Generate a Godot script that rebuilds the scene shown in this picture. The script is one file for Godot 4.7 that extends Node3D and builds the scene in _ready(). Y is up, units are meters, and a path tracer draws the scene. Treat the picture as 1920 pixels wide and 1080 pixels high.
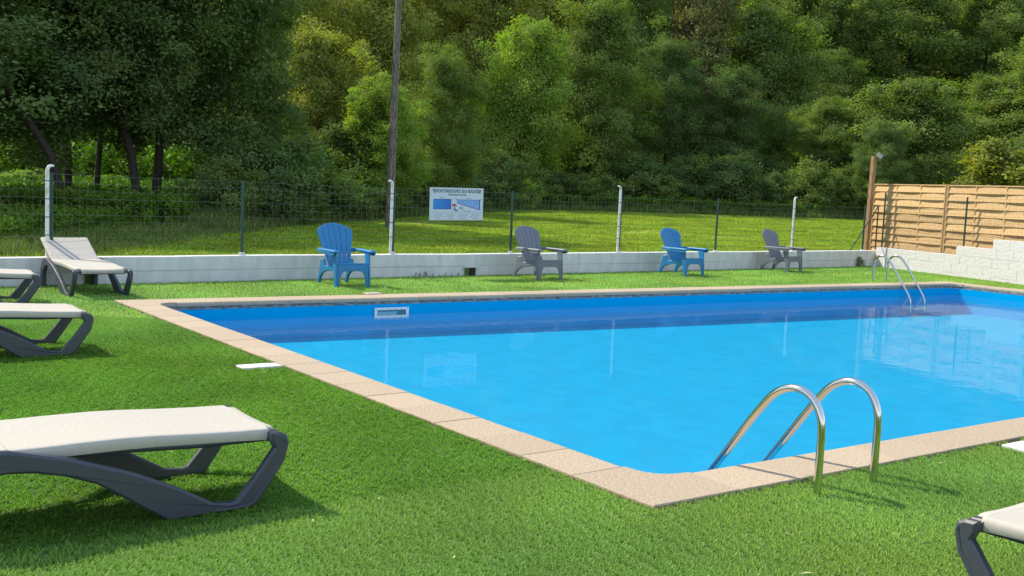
extends Node3D
# A fenced swimming pool on artificial turf with sun loungers and chairs, a lawn and a wooded slope behind it.
# x right, y up, z towards the photographer; the coping's top is y = 0.

const U := Vector3(-0.5983, 0, -0.8013)     # along the pool's short sides, away from the photographer
const V := Vector3(0.8078, 0, -0.5895)      # along the pool's near long side
const PA := Vector3(-4.956, 0, -12.978)     # outer corners of the coping
const PB := Vector3(0.785, 0, -5.289)
const PC := Vector3(9.584, 0, -23.095)
const PD := Vector3(15.175, 0, -15.60)
const WD := Vector3(0.7667, 0, -0.6420)     # along the low wall
const WN := Vector3(0.6420, 0, 0.7667)      # from the low wall towards the pool
const W0 := Vector3(0, 0, -19.813)
const RD := Vector3(0.3452, 0, 0.9385)      # along the stepped wall, towards the photographer
const RN := Vector3(-0.9385, 0, 0.3452)
const R0 := Vector3(9.804, 0, -27.842)
const TURF := -0.018
const WATER := -0.232

var rng := RandomNumberGenerator.new()
var M := {}
var used := {}

# ------------------------------------------------------------------ a collector of triangles
class Shape:
	var v := PackedVector3Array()
	var n := PackedVector3Array()
	var c := PackedColorArray()
	var uv := PackedVector2Array()
	var tint := Color.WHITE
	var tr := Transform3D()
	func tri(a: Vector3, b: Vector3, d: Vector3, na: Vector3, nb: Vector3, nd: Vector3) -> void:
		var flip := (b - a).cross(d - a).dot(na + nb + nd) > 0.0
		v.append(tr * a); n.append((tr.basis * na).normalized())
		if flip:
			v.append(tr * d); n.append((tr.basis * nd).normalized())
			v.append(tr * b); n.append((tr.basis * nb).normalized())
		else:
			v.append(tr * b); n.append((tr.basis * nb).normalized())
			v.append(tr * d); n.append((tr.basis * nd).normalized())
		for i in 3:
			c.append(tint)
	func flat(pts: Array, hint: Vector3) -> void:      # a flat polygon (convex), facing the hint
		var m: Vector3 = (pts[1] - pts[0]).cross(pts[2] - pts[0])
		if m.length_squared() < 1e-16:
			m = hint
		m = m.normalized()
		if m.dot(hint) < 0.0:
			m = -m
		for i in range(1, pts.size() - 1):
			tri(pts[0], pts[i], pts[i + 1], m, m, m)
	func quad(a: Vector3, b: Vector3, d: Vector3, e: Vector3, na: Vector3, nb: Vector3, nd: Vector3, ne: Vector3) -> void:
		tri(a, b, d, na, nb, nd)
		tri(a, d, e, na, nd, ne)
	func box(o: Vector3, size: Vector3, bev := 0.004, basis := Basis()) -> void:
		var h := size / 2.0
		var b := minf(bev, minf(h.x, minf(h.y, h.z)) * 0.8)
		var ax := [Vector3.RIGHT, Vector3.UP, Vector3.BACK]
		for i in 3:
			var j := (i + 1) % 3
			var k := (i + 2) % 3
			for s in [-1.0, 1.0]:
				var p: Vector3 = ax[i] * h[i] * s
				var q: Vector3 = ax[j] * (h[j] - b)
				var r: Vector3 = ax[k] * (h[k] - b)
				flat([o + basis * (p - q - r), o + basis * (p + q - r), o + basis * (p + q + r), o + basis * (p - q + r)], basis * (ax[i] * s))
				for s2 in [-1.0, 1.0]:      # the edge between faces i and j
					var p2: Vector3 = ax[i] * (h[i] - b) * s + ax[j] * h[j] * s2
					var p1: Vector3 = ax[i] * h[i] * s + ax[j] * (h[j] - b) * s2
					flat([o + basis * (p1 - r), o + basis * (p1 + r), o + basis * (p2 + r), o + basis * (p2 - r)], basis * (ax[i] * s + ax[j] * s2))
		for sx in [-1.0, 1.0]:
			for sy in [-1.0, 1.0]:
				for sz in [-1.0, 1.0]:
					flat([o + basis * Vector3(sx * h.x, sy * (h.y - b), sz * (h.z - b)), o + basis * Vector3(sx * (h.x - b), sy * h.y, sz * (h.z - b)), o + basis * Vector3(sx * (h.x - b), sy * (h.y - b), sz * h.z)], basis * Vector3(sx, sy, sz))
	func tube(pts: Array, rad: Array, sides := 8, cap := true) -> void:
		var rings := []
		var dirs := []
		var t0: Vector3 = (pts[1] - pts[0]).normalized()
		var x := t0.cross(Vector3(0.31, 0.2, 0.93)).normalized()
		for i in pts.size():
			var t: Vector3 = (pts[mini(i + 1, pts.size() - 1)] - pts[maxi(i - 1, 0)]).normalized()
			x = (x - t * x.dot(t)).normalized()
			var y := t.cross(x)
			var ring := []
			var dd := []
			for k in sides:
				var d := x * cos(TAU * k / sides) + y * sin(TAU * k / sides)
				dd.append(d)
				ring.append(pts[i] + d * rad[i])
			rings.append(ring)
			dirs.append(dd)
		for i in pts.size() - 1:
			for k in sides:
				var l := (k + 1) % sides
				quad(rings[i][k], rings[i][l], rings[i + 1][l], rings[i + 1][k], dirs[i][k], dirs[i][l], dirs[i + 1][l], dirs[i + 1][k])
		if cap:
			flat(rings[0], -t0)
			flat(rings[-1], pts[-1] - pts[-2])
	func wire(a: Vector3, b: Vector3, r: float) -> void:
		tube([a, b], [r, r], 3, false)
	func prism(poly: Array, to: Callable, d0: float, d1: float, bev := 0.004) -> void:
		# poly: Vector2 outline; to(x, y, d) -> Vector3; between depths d0 and d1, with chamfered rims
		var p := PackedVector2Array(poly)
		var m := p.size()
		var area := 0.0
		for i in m:
			area += p[i].cross(p[(i + 1) % m])
		if area < 0.0:
			p.reverse()
		var inner := PackedVector2Array()
		for i in m:
			var e1 := (p[i] - p[(i + m - 1) % m]).normalized()
			var e2 := (p[(i + 1) % m] - p[i]).normalized()
			var n1 := Vector2(-e1.y, e1.x)
			var n2 := Vector2(-e2.y, e2.x)
			var bis := (n1 + n2)
			bis = bis / maxf(0.5, bis.length_squared() / 2.0) if bis.length() > 0.01 else n1
			inner.append(p[i] + bis * bev)
		var s := signf(d1 - d0)
		var axis: Vector3 = (to.call(p[0].x, p[0].y, d1) - to.call(p[0].x, p[0].y, d0)).normalized()
		var ts := Geometry2D.triangulate_polygon(p)
		for side in 2:
			var d := d1 if side else d0
			var f := axis if side else -axis
			var di := d - s * bev if side else d + s * bev
			for i in range(0, ts.size(), 3):
				var a := inner[ts[i]]
				var b := inner[ts[i + 1]]
				var e := inner[ts[i + 2]]
				flat([to.call(a.x, a.y, d), to.call(b.x, b.y, d), to.call(e.x, e.y, d)], f)
			for i in m:
				var j := (i + 1) % m
				var e := (p[j] - p[i]).normalized()
				var c0: Vector3 = to.call(p[i].x, p[i].y, di)
				var o3: Vector3 = (to.call(p[i].x + e.y * 0.01, p[i].y - e.x * 0.01, di) - c0).normalized()
				flat([to.call(inner[i].x, inner[i].y, d), to.call(inner[j].x, inner[j].y, d), to.call(p[j].x, p[j].y, di), c0], f + o3)
				if side == 0:
					var dj := d1 - s * bev
					flat([c0, to.call(p[j].x, p[j].y, di), to.call(p[j].x, p[j].y, dj), to.call(p[i].x, p[i].y, dj)], o3)
	func loft(rings: Array, closed := true, caps := true, faceted := false) -> void:
		var m: int = rings[0].size()
		var norm := []
		for i in rings.size():
			var mid := Vector3.ZERO
			for p in rings[i]:
				mid += p
			mid /= m
			var row := []
			for j in m:
				var a: Vector3 = rings[mini(i + 1, rings.size() - 1)][j] - rings[maxi(i - 1, 0)][j]
				var jn := (j + 1) % m if closed else mini(j + 1, m - 1)
				var jp := (j + m - 1) % m if closed else maxi(j - 1, 0)
				var b: Vector3 = rings[i][jn] - rings[i][jp]
				var d := a.cross(b).normalized()
				if closed and d.dot(rings[i][j] - mid) < 0.0:
					d = -d
				elif not closed and d.y < 0.0:
					d = -d
				row.append(d)
			norm.append(row)
		for i in rings.size() - 1:
			for j in (m if closed else m - 1):
				var k := (j + 1) % m
				if faceted:
					flat([rings[i][j], rings[i][k], rings[i + 1][k], rings[i + 1][j]], norm[i][j] + norm[i][k] + norm[i + 1][j] + norm[i + 1][k])
				else:
					quad(rings[i][j], rings[i][k], rings[i + 1][k], rings[i + 1][j], norm[i][j], norm[i][k], norm[i + 1][k], norm[i + 1][j])
		if closed and caps:
			flat(rings[0], rings[0][0] - rings[1][0])
			flat(rings[-1], rings[-1][0] - rings[-2][0])
	func done() -> ArrayMesh:
		var a := []
		a.resize(Mesh.ARRAY_MAX)
		a[Mesh.ARRAY_VERTEX] = v
		a[Mesh.ARRAY_NORMAL] = n
		if c.size() == v.size():
			a[Mesh.ARRAY_COLOR] = c
		if uv.size() == v.size():
			a[Mesh.ARRAY_TEX_UV] = uv
		var m := ArrayMesh.new()
		m.add_surface_from_arrays(Mesh.PRIMITIVE_TRIANGLES, a)
		return m

# ------------------------------------------------------------------ naming and placing
func numbered(called: String) -> String:
	used[called] = used.get(called, -1) + 1
	return called if used[called] == 0 else "%s_%03d" % [called, used[called]]

func part(called: String, shape: Variant, mat: Material, parent: Node3D, at := Transform3D()) -> MeshInstance3D:
	var o := MeshInstance3D.new()
	o.mesh = shape.done() if shape is Shape else shape
	o.material_override = mat
	o.transform = at
	o.name = called
	var k := 0
	while parent.has_node(NodePath(o.name)):
		k += 1
		o.name = "%s_%03d" % [called, k]
	parent.add_child(o, true)
	return o

func top(called: String, shape: Variant, mat: Material) -> MeshInstance3D:
	var o := MeshInstance3D.new()
	o.mesh = shape.done() if shape is Shape else shape
	o.material_override = mat
	o.name = numbered(called)
	add_child(o, true)
	return o

func thing(called: String, label: String, category: String, at := Vector3.ZERO, turn := 0.0, group := "") -> Node3D:
	var o := Node3D.new()
	o.name = numbered(called)
	add_child(o, true)
	o.position = at
	o.rotation.y = turn
	return tag(o, label, category, group)

func tag(o: Node3D, label: String, category := "", group := "") -> Node3D:
	o.set_meta("label", label)
	if category:
		o.set_meta("category", category)
	if group:
		o.set_meta("group", group)
	return o

func structure(called: String) -> Node3D:
	var o := Node3D.new()
	o.name = numbered(called)
	add_child(o, true)
	o.set_meta("kind", "structure")
	return o

func copy(src: Node3D, called: String, label: String, at: Vector3, turn: float) -> Node3D:
	var o: Node3D = src.duplicate()
	o.name = numbered(called)
	add_child(o, true)
	o.position = at
	o.rotation.y = turn
	o.set_meta("label", label)
	return o

func scatter(called: String, mesh: Mesh, mat: Material, list: Array, label: String, parent: Node3D = self, patchy := 0.0) -> MultiMeshInstance3D:
	var mm := MultiMesh.new()
	mm.transform_format = MultiMesh.TRANSFORM_3D
	mm.use_colors = patchy > 0.0
	mm.mesh = mesh
	var f := FastNoiseLite.new()
	f.seed = 12
	f.frequency = 0.55
	f.fractal_octaves = 4
	mm.instance_count = list.size()
	for i in list.size():
		mm.set_instance_transform(i, list[i])
		if patchy > 0.0:
			var o: Vector3 = (list[i] as Transform3D).origin
			var k := 1.0 + 2.2 * patchy * f.get_noise_2d(o.x, o.z)
			var w := patchy * f.get_noise_2d(o.x * 0.6 + 90.0, o.z * 0.6)
			mm.set_instance_color(i, Color(k * (1.0 + w), k, k * (1.0 - w)))
	var o := MultiMeshInstance3D.new()
	o.multimesh = mm
	o.material_override = mat
	o.name = numbered(called) if parent == self else called
	parent.add_child(o, true)
	o.set_meta("kind", "stuff")
	if label:
		o.set_meta("label", label)
	return o

func wall_at(s: float, y: float, off := 0.0) -> Vector3:
	return W0 + WD * s + WN * off + Vector3(0, y, 0)

func right_at(s: float, y: float, off := 0.0) -> Vector3:
	return R0 + RD * s + RN * off + Vector3(0, y, 0)

# ------------------------------------------------------------------ materials
func plain(color: Color, rough := 0.6, metal := 0.0) -> StandardMaterial3D:
	var m := StandardMaterial3D.new()
	m.albedo_color = color.linear_to_srgb()
	m.roughness = rough
	m.metallic = metal
	return m

func noise(freq: float, size := 256, octaves := 4, type := FastNoiseLite.TYPE_SIMPLEX_SMOOTH, seed_ := 1) -> NoiseTexture2D:
	var f := FastNoiseLite.new()
	f.noise_type = type
	f.frequency = freq
	f.fractal_octaves = octaves
	f.seed = seed_
	var t := NoiseTexture2D.new()
	t.width = size
	t.height = size
	t.seamless = true
	t.noise = f
	return t

func ramp(t: NoiseTexture2D, a: Color, b: Color, lo := 0.0, hi := 1.0) -> NoiseTexture2D:
	var g := Gradient.new()
	g.set_color(0, a.linear_to_srgb())
	g.set_color(1, b.linear_to_srgb())
	g.set_offset(0, lo)
	g.set_offset(1, hi)
	t.color_ramp = g
	return t

func textured(a: Color, b: Color, freq: float, scale: Vector3, rough: float, bump := 0.0, octaves := 4, seed_ := 1, world := false, lo := 0.25, hi := 0.75) -> StandardMaterial3D:
	var m := StandardMaterial3D.new()
	m.roughness = rough
	m.albedo_texture = ramp(noise(freq, 512, octaves, FastNoiseLite.TYPE_SIMPLEX_SMOOTH, seed_), a, b, lo, hi)
	m.uv1_triplanar = true
	m.uv1_world_triplanar = world
	m.uv1_scale = scale
	if bump > 0.0:
		m.heightmap_enabled = true
		m.heightmap_texture = noise(freq, 512, octaves, FastNoiseLite.TYPE_SIMPLEX_SMOOTH, seed_)
		m.heightmap_scale = bump
	return m

func leafy(back: Color) -> StandardMaterial3D:
	var m := StandardMaterial3D.new()
	m.vertex_color_use_as_albedo = true
	m.roughness = 0.7
	m.metallic_specular = 0.18
	m.backlight_enabled = true
	m.backlight = back
	return m

# ------------------------------------------------------------------ terrain
func height(x: float, z: float) -> float:
	var start := -68.0 + 12.0 * clampf((-5.0 - x) / 15.0, 0.0, 1.0)
	var t := maxf(0.0, start - z)
	return 0.3 + 0.6 * clampf((-z - 35.0) / 25.0, 0.0, 1.0) + 0.8 * t * t / (t + 8.0)

func border(z: float) -> float:      # the x where lawn gives way to rough growth, at depth z
	var pts := [[-10, -7.4], [-16, -6.6], [-28, -6.4], [-34, -5.6], [-40, -3.6], [-45, -1.4], [-50, 1.0], [-53, 9.0], [-56, 20.0], [-58, 34.0], [-60, 90.0]]
	for i in pts.size() - 1:
		if z <= pts[i][0] and z > pts[i + 1][0]:
			return remap(z, pts[i][0], pts[i + 1][0], pts[i][1], pts[i + 1][1])
	return -7.4 if z > -10.0 else 90.0

# ------------------------------------------------------------------ trees
func leaves(clumps: Array, per: int, size: float, tilt: float, hang: float, rnd: RandomNumberGenerator) -> ArrayMesh:
	# clumps: [centre, outward, radius]; every leaf is a small folded rhomb with its own direction and tone
	var v := PackedVector3Array()
	var n := PackedVector3Array()
	var c := PackedColorArray()
	var ix := PackedInt32Array()
	for cl in clumps:
		var o: Vector3 = cl[0]
		var out: Vector3 = cl[1]
		var r: float = cl[2]
		var k: float = rnd.randf_range(0.68, 1.32)
		var warm: float = rnd.randf_range(-0.12, 0.16)
		for i in per:
			var p := Vector3(rnd.randfn(), rnd.randfn() * 0.62, rnd.randfn()) * r * 0.55
			var q := o + p
			var d := (Vector3(rnd.randfn(), rnd.randfn() * 0.5 - hang, rnd.randfn()) + p.normalized() * 0.6 + out * 0.4).normalized()
			var nn := (Vector3(rnd.randfn() * tilt, 0.55, rnd.randfn() * tilt) + out * 0.95).normalized()
			nn = (nn - d * nn.dot(d)).normalized()
			var w := d.cross(nn)
			var s := size * rnd.randf_range(0.65, 1.35)
			var mid := q + d * s * 0.45
			var at := v.size()
			v.append(q); v.append(mid + w * s * 0.3 + nn * s * 0.08); v.append(q + d * s); v.append(mid - w * s * 0.3 + nn * s * 0.08)
			var sm := (nn + out * 0.35 + p.normalized() * 0.3).normalized()
			var t := k * rnd.randf_range(0.75, 1.28)
			var col := Color(t * (1.0 + warm), t, t * (1.0 - warm))
			for m in 4:
				n.append(sm)
				c.append(col)
			ix.append_array([at, at + 2, at + 1, at, at + 3, at + 2] if true else [])
	var a := []
	a.resize(Mesh.ARRAY_MAX)
	a[Mesh.ARRAY_VERTEX] = v
	a[Mesh.ARRAY_NORMAL] = n
	a[Mesh.ARRAY_COLOR] = c
	a[Mesh.ARRAY_INDEX] = ix
	var m := ArrayMesh.new()
	m.add_surface_from_arrays(Mesh.PRIMITIVE_TRIANGLES, a)
	return m

func crown_clumps(r: float, h: float, boughs: int, cr: float, each: int, taper: float, rnd: RandomNumberGenerator) -> Array:
	# clumps of leaves along boughs that leave the stem all the way up and bend upwards, each of its own length
	var list := []
	for b in boughs:
		var y := -0.95 + 1.75 * (b + rnd.randf()) / boughs
		var az := b * 2.399 + rnd.randf_range(-0.5, 0.5)
		var prof := sqrt(maxf(0.03, 1.0 - pow(absf(y + 0.12), 2.2))) * (1.0 - taper * maxf(y, 0.0))
		var l := r * prof * rnd.randf_range(0.6, 1.3)
		var rise := rnd.randf_range(0.05, 0.55)
		for k in each:
			var t := rnd.randf_range(0.25, 1.0)
			var a := az + rnd.randfn() * 0.32 * (1.1 - 0.5 * t)
			var p := Vector3(cos(a) * l * t, y * h + l * rise * t * t + rnd.randfn() * 0.10 * h * t, sin(a) * l * t)
			var out := Vector3(cos(a), 0.35 + 0.5 * maxf(y, 0.0), sin(a)).normalized()
			list.append([p, (out + Vector3(rnd.randfn(), rnd.randfn(), rnd.randfn()) * 0.4).normalized(), cr * rnd.randf_range(0.6, 1.4) * (1.15 - 0.4 * t)])
	return list

var crowns := {}
func make_crowns() -> void:
	var rnd := RandomNumberGenerator.new()
	rnd.seed = 77
	# name: [radius, half height, mesh]
	crowns.ash = [2.4, 3.9, leaves(crown_clumps(2.4, 3.9, 44, 0.44, 10, 0.5, rnd), 240, 0.082, 0.6, 0.45, rnd)]
	crowns.alder = [2.3, 3.4, leaves(crown_clumps(2.3, 3.4, 46, 0.40, 10, 0.55, rnd), 250, 0.07, 0.6, 0.15, rnd)]
	crowns.maple = [2.3, 3.0, leaves(crown_clumps(2.3, 3.0, 40, 0.44, 10, 0.45, rnd), 200, 0.10, 0.55, 0.3, rnd)]
	crowns.wood = [4.4, 5.2, leaves(crown_clumps(4.4, 5.2, 40, 0.78, 9, 0.45, rnd), 200, 0.17, 0.6, 0.2, rnd)]
	crowns.wood2 = [4.4, 5.0, leaves(crown_clumps(4.4, 5.0, 34, 0.85, 10, 0.35, rnd), 200, 0.17, 0.6, 0.35, rnd)]
	crowns.wood3 = [4.4, 5.6, leaves(crown_clumps(4.4, 5.6, 46, 0.70, 8, 0.6, rnd), 200, 0.165, 0.6, 0.2, rnd)]
	var pop := []
	for i in 420:
		var y := rnd.randf_range(-1.0, 1.0)
		var a := rnd.randf() * TAU
		var rr := (0.55 + 0.45 * cos(y * 1.4)) * sqrt(rnd.randf_range(0.3, 1.0)) * 1.7
		var out := Vector3(cos(a), 0.5, sin(a)).normalized()
		pop.append([Vector3(cos(a) * rr, y * 8.0, sin(a) * rr), out, 0.42 * rnd.randf_range(0.7, 1.3)])
	crowns.poplar = [1.9, 8.1, leaves(pop, 80, 0.16, 0.9, -0.6, rnd)]
	crowns.shrub = [1.3, 1.2, leaves(crown_clumps(1.3, 1.2, 18, 0.3, 7, 0.2, rnd), 110, 0.09, 0.6, 0.1, rnd)]
	crowns.bush = [1.5, 1.4, leaves(crown_clumps(1.5, 1.4, 22, 0.28, 8, 0.2, rnd), 80, 0.11, 0.6, 0.3, rnd)]

func tree(t: Array, called: String, group: String, k: int) -> void:
	var x: float = t[0]
	var z: float = t[1]
	var base := Vector3(t[9], height(t[9], z), z)
	var bottom: float = t[3]
	var crown_top: float = t[4]
	var r: float = t[5]
	var kind: String = t[6]
	var turn := fposmod(k * 2.399, TAU)
	var o := thing(called, t[8], "bush" if called == "bronze_bush" or called == "shrub" else "tree", base, 0.0, group)
	var cr: Array = crowns[kind]
	var hh := (crown_top - bottom) / 2.0
	var centre := Vector3(x, bottom + hh, z) - base
	var s := Vector3(r / cr[0], hh / cr[1], r / cr[0]) * 1.04
	var f := part("crown", cr[2], M["leaf_" + t[7]], o, Transform3D(Basis(Vector3.UP, turn).scaled(s), centre))
	f.name = "crown"
	var sh := Shape.new()
	var tr: float = t[10]
	var lean := Vector3(centre.x, 0, centre.z)
	var pts := [Vector3(0, -0.2, 0), lean * 0.22 + Vector3(0.03, centre.y * 0.25, 0), lean * 0.55 + Vector3(-0.05, centre.y * 0.5, 0.04), lean * 0.9 + Vector3(0, centre.y * 0.8, 0), lean + Vector3(0, centre.y + hh * 0.55, 0)]
	sh.tube(pts, [tr * 1.25, tr, tr * 0.85, tr * 0.6, tr * 0.15], 8)
	part("trunk", sh, M.bark if kind != "poplar" else M.bark_pale, o)
	var limbs := 5 if z > -48 else 3 if z > -80 else 0
	for i in limbs:
		var a := turn + i * 2.2
		var y0 := centre.y * (0.55 + 0.13 * i)
		var from: Vector3 = lean * (0.55 + 0.1 * i) + Vector3(0, y0, 0)
		var to := centre + Vector3(cos(a) * r * 0.72, hh * (-0.35 + 0.22 * i), sin(a) * r * 0.72)
		var b := Shape.new()
		b.tube([from, from.lerp(to, 0.45) + Vector3(0, -0.15 * r * 0.3, 0), to], [tr * 0.5, tr * 0.3, tr * 0.08], 6)
		part("limb", b, M.bark if kind != "poplar" else M.bark_pale, o)
	if kind == "poplar":
		var tw := Shape.new()
		var rnd := RandomNumberGenerator.new()
		rnd.seed = 5
		for i in 150:
			var a := rnd.randf() * TAU
			var rr := r * rnd.randf_range(0.3, 1.02)
			var y := rnd.randf_range(-0.95, 0.75) * hh
			var p := centre + Vector3(cos(a) * rr, y, sin(a) * rr)
			var q := p + Vector3(cos(a) * 0.25, rnd.randf_range(0.8, 1.9), sin(a) * 0.25)
			tw.tube([p, (p + q) / 2.0 + Vector3(0.05, 0, 0), q], [0.03, 0.025, 0.01], 4, false)
		var tp := part("twig", tw, M.bark_pale, o)
		tp.set_meta("kind", "stuff")

# ------------------------------------------------------------------ turf, lawn and wild growth
func tuft(blades: int, spread: float, tall: float, wide: float, lean: Vector3, scat: float, rnd: RandomNumberGenerator, c0: Color, c1: Color, dry := 0.0) -> ArrayMesh:
	var s := Shape.new()
	for i in blades:
		var p := Vector3(rnd.randf_range(-spread, spread), 0, rnd.randf_range(-spread, spread))
		var h := tall * rnd.randf_range(0.6, 1.15)
		var d := lean + Vector3(rnd.randfn(), 0, rnd.randfn()) * scat
		var a := rnd.randf() * TAU
		var w := Vector3(cos(a), 0, sin(a)) * wide * 0.5
		var m := p + Vector3(d.x * 0.35, 0.6, d.z * 0.35) * h
		var t := p + Vector3(d.x, 0.95 - 0.25 * minf(d.length(), 2.0), d.z) * h
		s.tint = c0.lerp(c1, rnd.randf()) * rnd.randf_range(0.8, 1.2)
		if rnd.randf() < dry:
			s.tint = Color(0.42, 0.38, 0.16)
		s.tint.a = 1.0
		var nn := (m - p).cross(w).normalized()
		var up := (nn * signf(nn.y + 0.001) * 0.7 + Vector3.UP * 0.5).normalized()
		s.quad(p - w, p + w, m + w * 0.8, m - w * 0.8, up, up, up, up)
		s.tri(m - w * 0.8, m + w * 0.8, t, up, up, up)
	return s.done()

func inside_deck(p: Vector3, gap := 0.012) -> bool:
	# on the turf: in front of the walls and outside the coping
	if (p - W0).dot(WN) < 0.03:
		return false
	var q := p - R0
	if q.dot(RN) < 0.03 and q.dot(RD) < 5.2:
		return false
	if q.dot(RD) >= 5.2 and (p - right_at(5.2, 0)).dot(Vector3(-0.8, 0, 0.6)) < 0.03:
		return false
	var lat := (PB - PA).cross(Vector3.UP).normalized()
	var a := (p - PA).dot(Vector3(lat.x, 0, lat.z))
	var e := [[PA, PB], [PB, PD], [PD, PC], [PC, PA]]
	for k in e:
		var dir: Vector3 = (k[1] - k[0]).normalized()
		var nrm := Vector3(dir.z, 0, -dir.x)
		var mid := (PA + PB + PC + PD) / 4.0
		if nrm.dot(mid - k[0]) > 0.0:
			nrm = -nrm
		if (p - k[0]).dot(nrm) > gap:
			return true
	return a > 1e9

# ------------------------------------------------------------------ furniture
func lounger_proto(label: String) -> Node3D:
	# x from the foot end (-0.19) to the head, y up, z across
	var o := thing("sun_lounger", label, "sun lounger", Vector3.ZERO, 0.0, "sun loungers round the pool")
	var outline := [Vector2(-0.095, 0.368), Vector2(-0.145, 0.366), Vector2(-0.175, 0.352), Vector2(-0.19, 0.315), Vector2(-0.17, 0.225), Vector2(-0.085, 0.1), Vector2(-0.03, 0.022), Vector2(0.0, 0), Vector2(0.41, 0), Vector2(0.569, 0.109), Vector2(0.735, 0.222), Vector2(0.871, 0.275), Vector2(1.0, 0.305), Vector2(1.10, 0.314), Vector2(1.18, 0.308), Vector2(1.25, 0.275), Vector2(1.30, 0.21), Vector2(1.325, 0.12), Vector2(1.335, 0.0), Vector2(1.47, 0.0), Vector2(1.455, 0.13), Vector2(1.42, 0.26), Vector2(1.36, 0.35), Vector2(1.28, 0.40), Vector2(1.19, 0.418), Vector2(1.1, 0.412), Vector2(1.0, 0.388), Vector2(0.85, 0.352), Vector2(0.69, 0.295), Vector2(0.57, 0.25), Vector2(0.373, 0.158), Vector2(0.19, 0.052), Vector2(0.11, 0.044), Vector2(0.075, 0.052), Vector2(-0.02, 0.165), Vector2(-0.112, 0.29), Vector2(-0.095, 0.325)]
	for s in [-1.0, 1.0]:
		var f := Shape.new()
		f.prism(outline, func(x: float, y: float, d: float) -> Vector3: return Vector3(x, y, d), s * 0.318, s * 0.37, 0.011)
		var fr := part("side_frame", f, M.resin, o)
		var g := Shape.new()
		g.prism([Vector2(-0.168, 0.335), Vector2(-0.18, 0.312), Vector2(-0.158, 0.225), Vector2(-0.073, 0.1), Vector2(-0.02, 0.03), Vector2(0.03, 0.012), Vector2(0.19, 0.012), Vector2(0.19, 0.022), Vector2(0.03, 0.024), Vector2(-0.008, 0.042), Vector2(-0.06, 0.11), Vector2(-0.144, 0.235), Vector2(-0.164, 0.312)], func(x: float, y: float, d: float) -> Vector3: return Vector3(x, y, d), s * 0.365, s * 0.374, 0.003)
		part("ridge", g, M.resin, fr)
		var cp := Shape.new()
		cp.prism([Vector2(-0.148, 0.366), Vector2(-0.17, 0.348), Vector2(-0.165, 0.32), Vector2(-0.1, 0.314), Vector2(-0.085, 0.318), Vector2(-0.085, 0.371)], func(x: float, y: float, d: float) -> Vector3: return Vector3(x, y, d), s * 0.258, s * 0.322, 0.014)
		part("corner_cap", cp, M.resin, o)
	for q in [Vector3(-0.125, 0.325, 0.56), Vector3(1.10, 0.345, 0.65)]:
		var bar := Shape.new()
		bar.box(Vector3(q.x, q.y, 0), Vector3(0.05, 0.04, q.z), 0.01)
		part("crossbar", bar, M.resin, o)
	for s in [-1.0, 1.0]:
		var rail := Shape.new()
		rail.loft([rect_ring(-0.08, 0.333, s * 0.29), rect_ring(0.25, 0.335, s * 0.29), rect_ring(0.6, 0.352, s * 0.29), rect_ring(1.04, 0.365, s * 0.29)])
		part("rail", rail, M.resin, o)
	var prof := [[-0.155, 0.362, 0.045], [-0.145, 0.374, 0.052], [-0.105, 0.380, 0.055], [-0.103, 0.380, 0.058], [-0.09, 0.380, 0.060], [0.05, 0.383, 0.055], [0.25, 0.392, 0.055], [0.45, 0.404, 0.058], [0.6, 0.409, 0.06], [0.8, 0.408, 0.06], [0.95, 0.405, 0.06], [1.09, 0.405, 0.05]]
	var rings := []
	for p in prof:
		rings.append(sling_ring(p[0], p[1], p[2], 0.262 if p[0] < -0.104 else 0.314))
	var sl := Shape.new()
	sl.loft(rings)
	part("sling", sl, M.sling, o)
	return o

func rect_ring(x: float, y: float, z: float) -> Array:
	return [Vector3(x, y - 0.016, z - 0.02), Vector3(x, y - 0.016, z + 0.02), Vector3(x, y + 0.016, z + 0.02), Vector3(x, y + 0.016, z - 0.02)]

func sling_ring(x: float, y: float, drop: float, w: float, sag := 0.006) -> Array:
	return [Vector3(x, y - drop, -w + 0.012), Vector3(x, y - drop + 0.004, -w), Vector3(x, y - drop * 0.4, -w - 0.002), Vector3(x, y - 0.007, -w + 0.003), Vector3(x, y - 0.001, -w + 0.014), Vector3(x, y, -w + 0.04), Vector3(x, y - sag, -w * 0.4), Vector3(x, y - sag * 1.2, 0), Vector3(x, y - sag, w * 0.4), Vector3(x, y, w - 0.04), Vector3(x, y - 0.001, w - 0.014), Vector3(x, y - 0.007, w - 0.003), Vector3(x, y - drop * 0.4, w + 0.002), Vector3(x, y - drop + 0.004, w), Vector3(x, y - drop, w - 0.012), Vector3(x, y - 0.02, w * 0.85), Vector3(x, y - 0.024, 0), Vector3(x, y - 0.02, -w * 0.85)]

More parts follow.
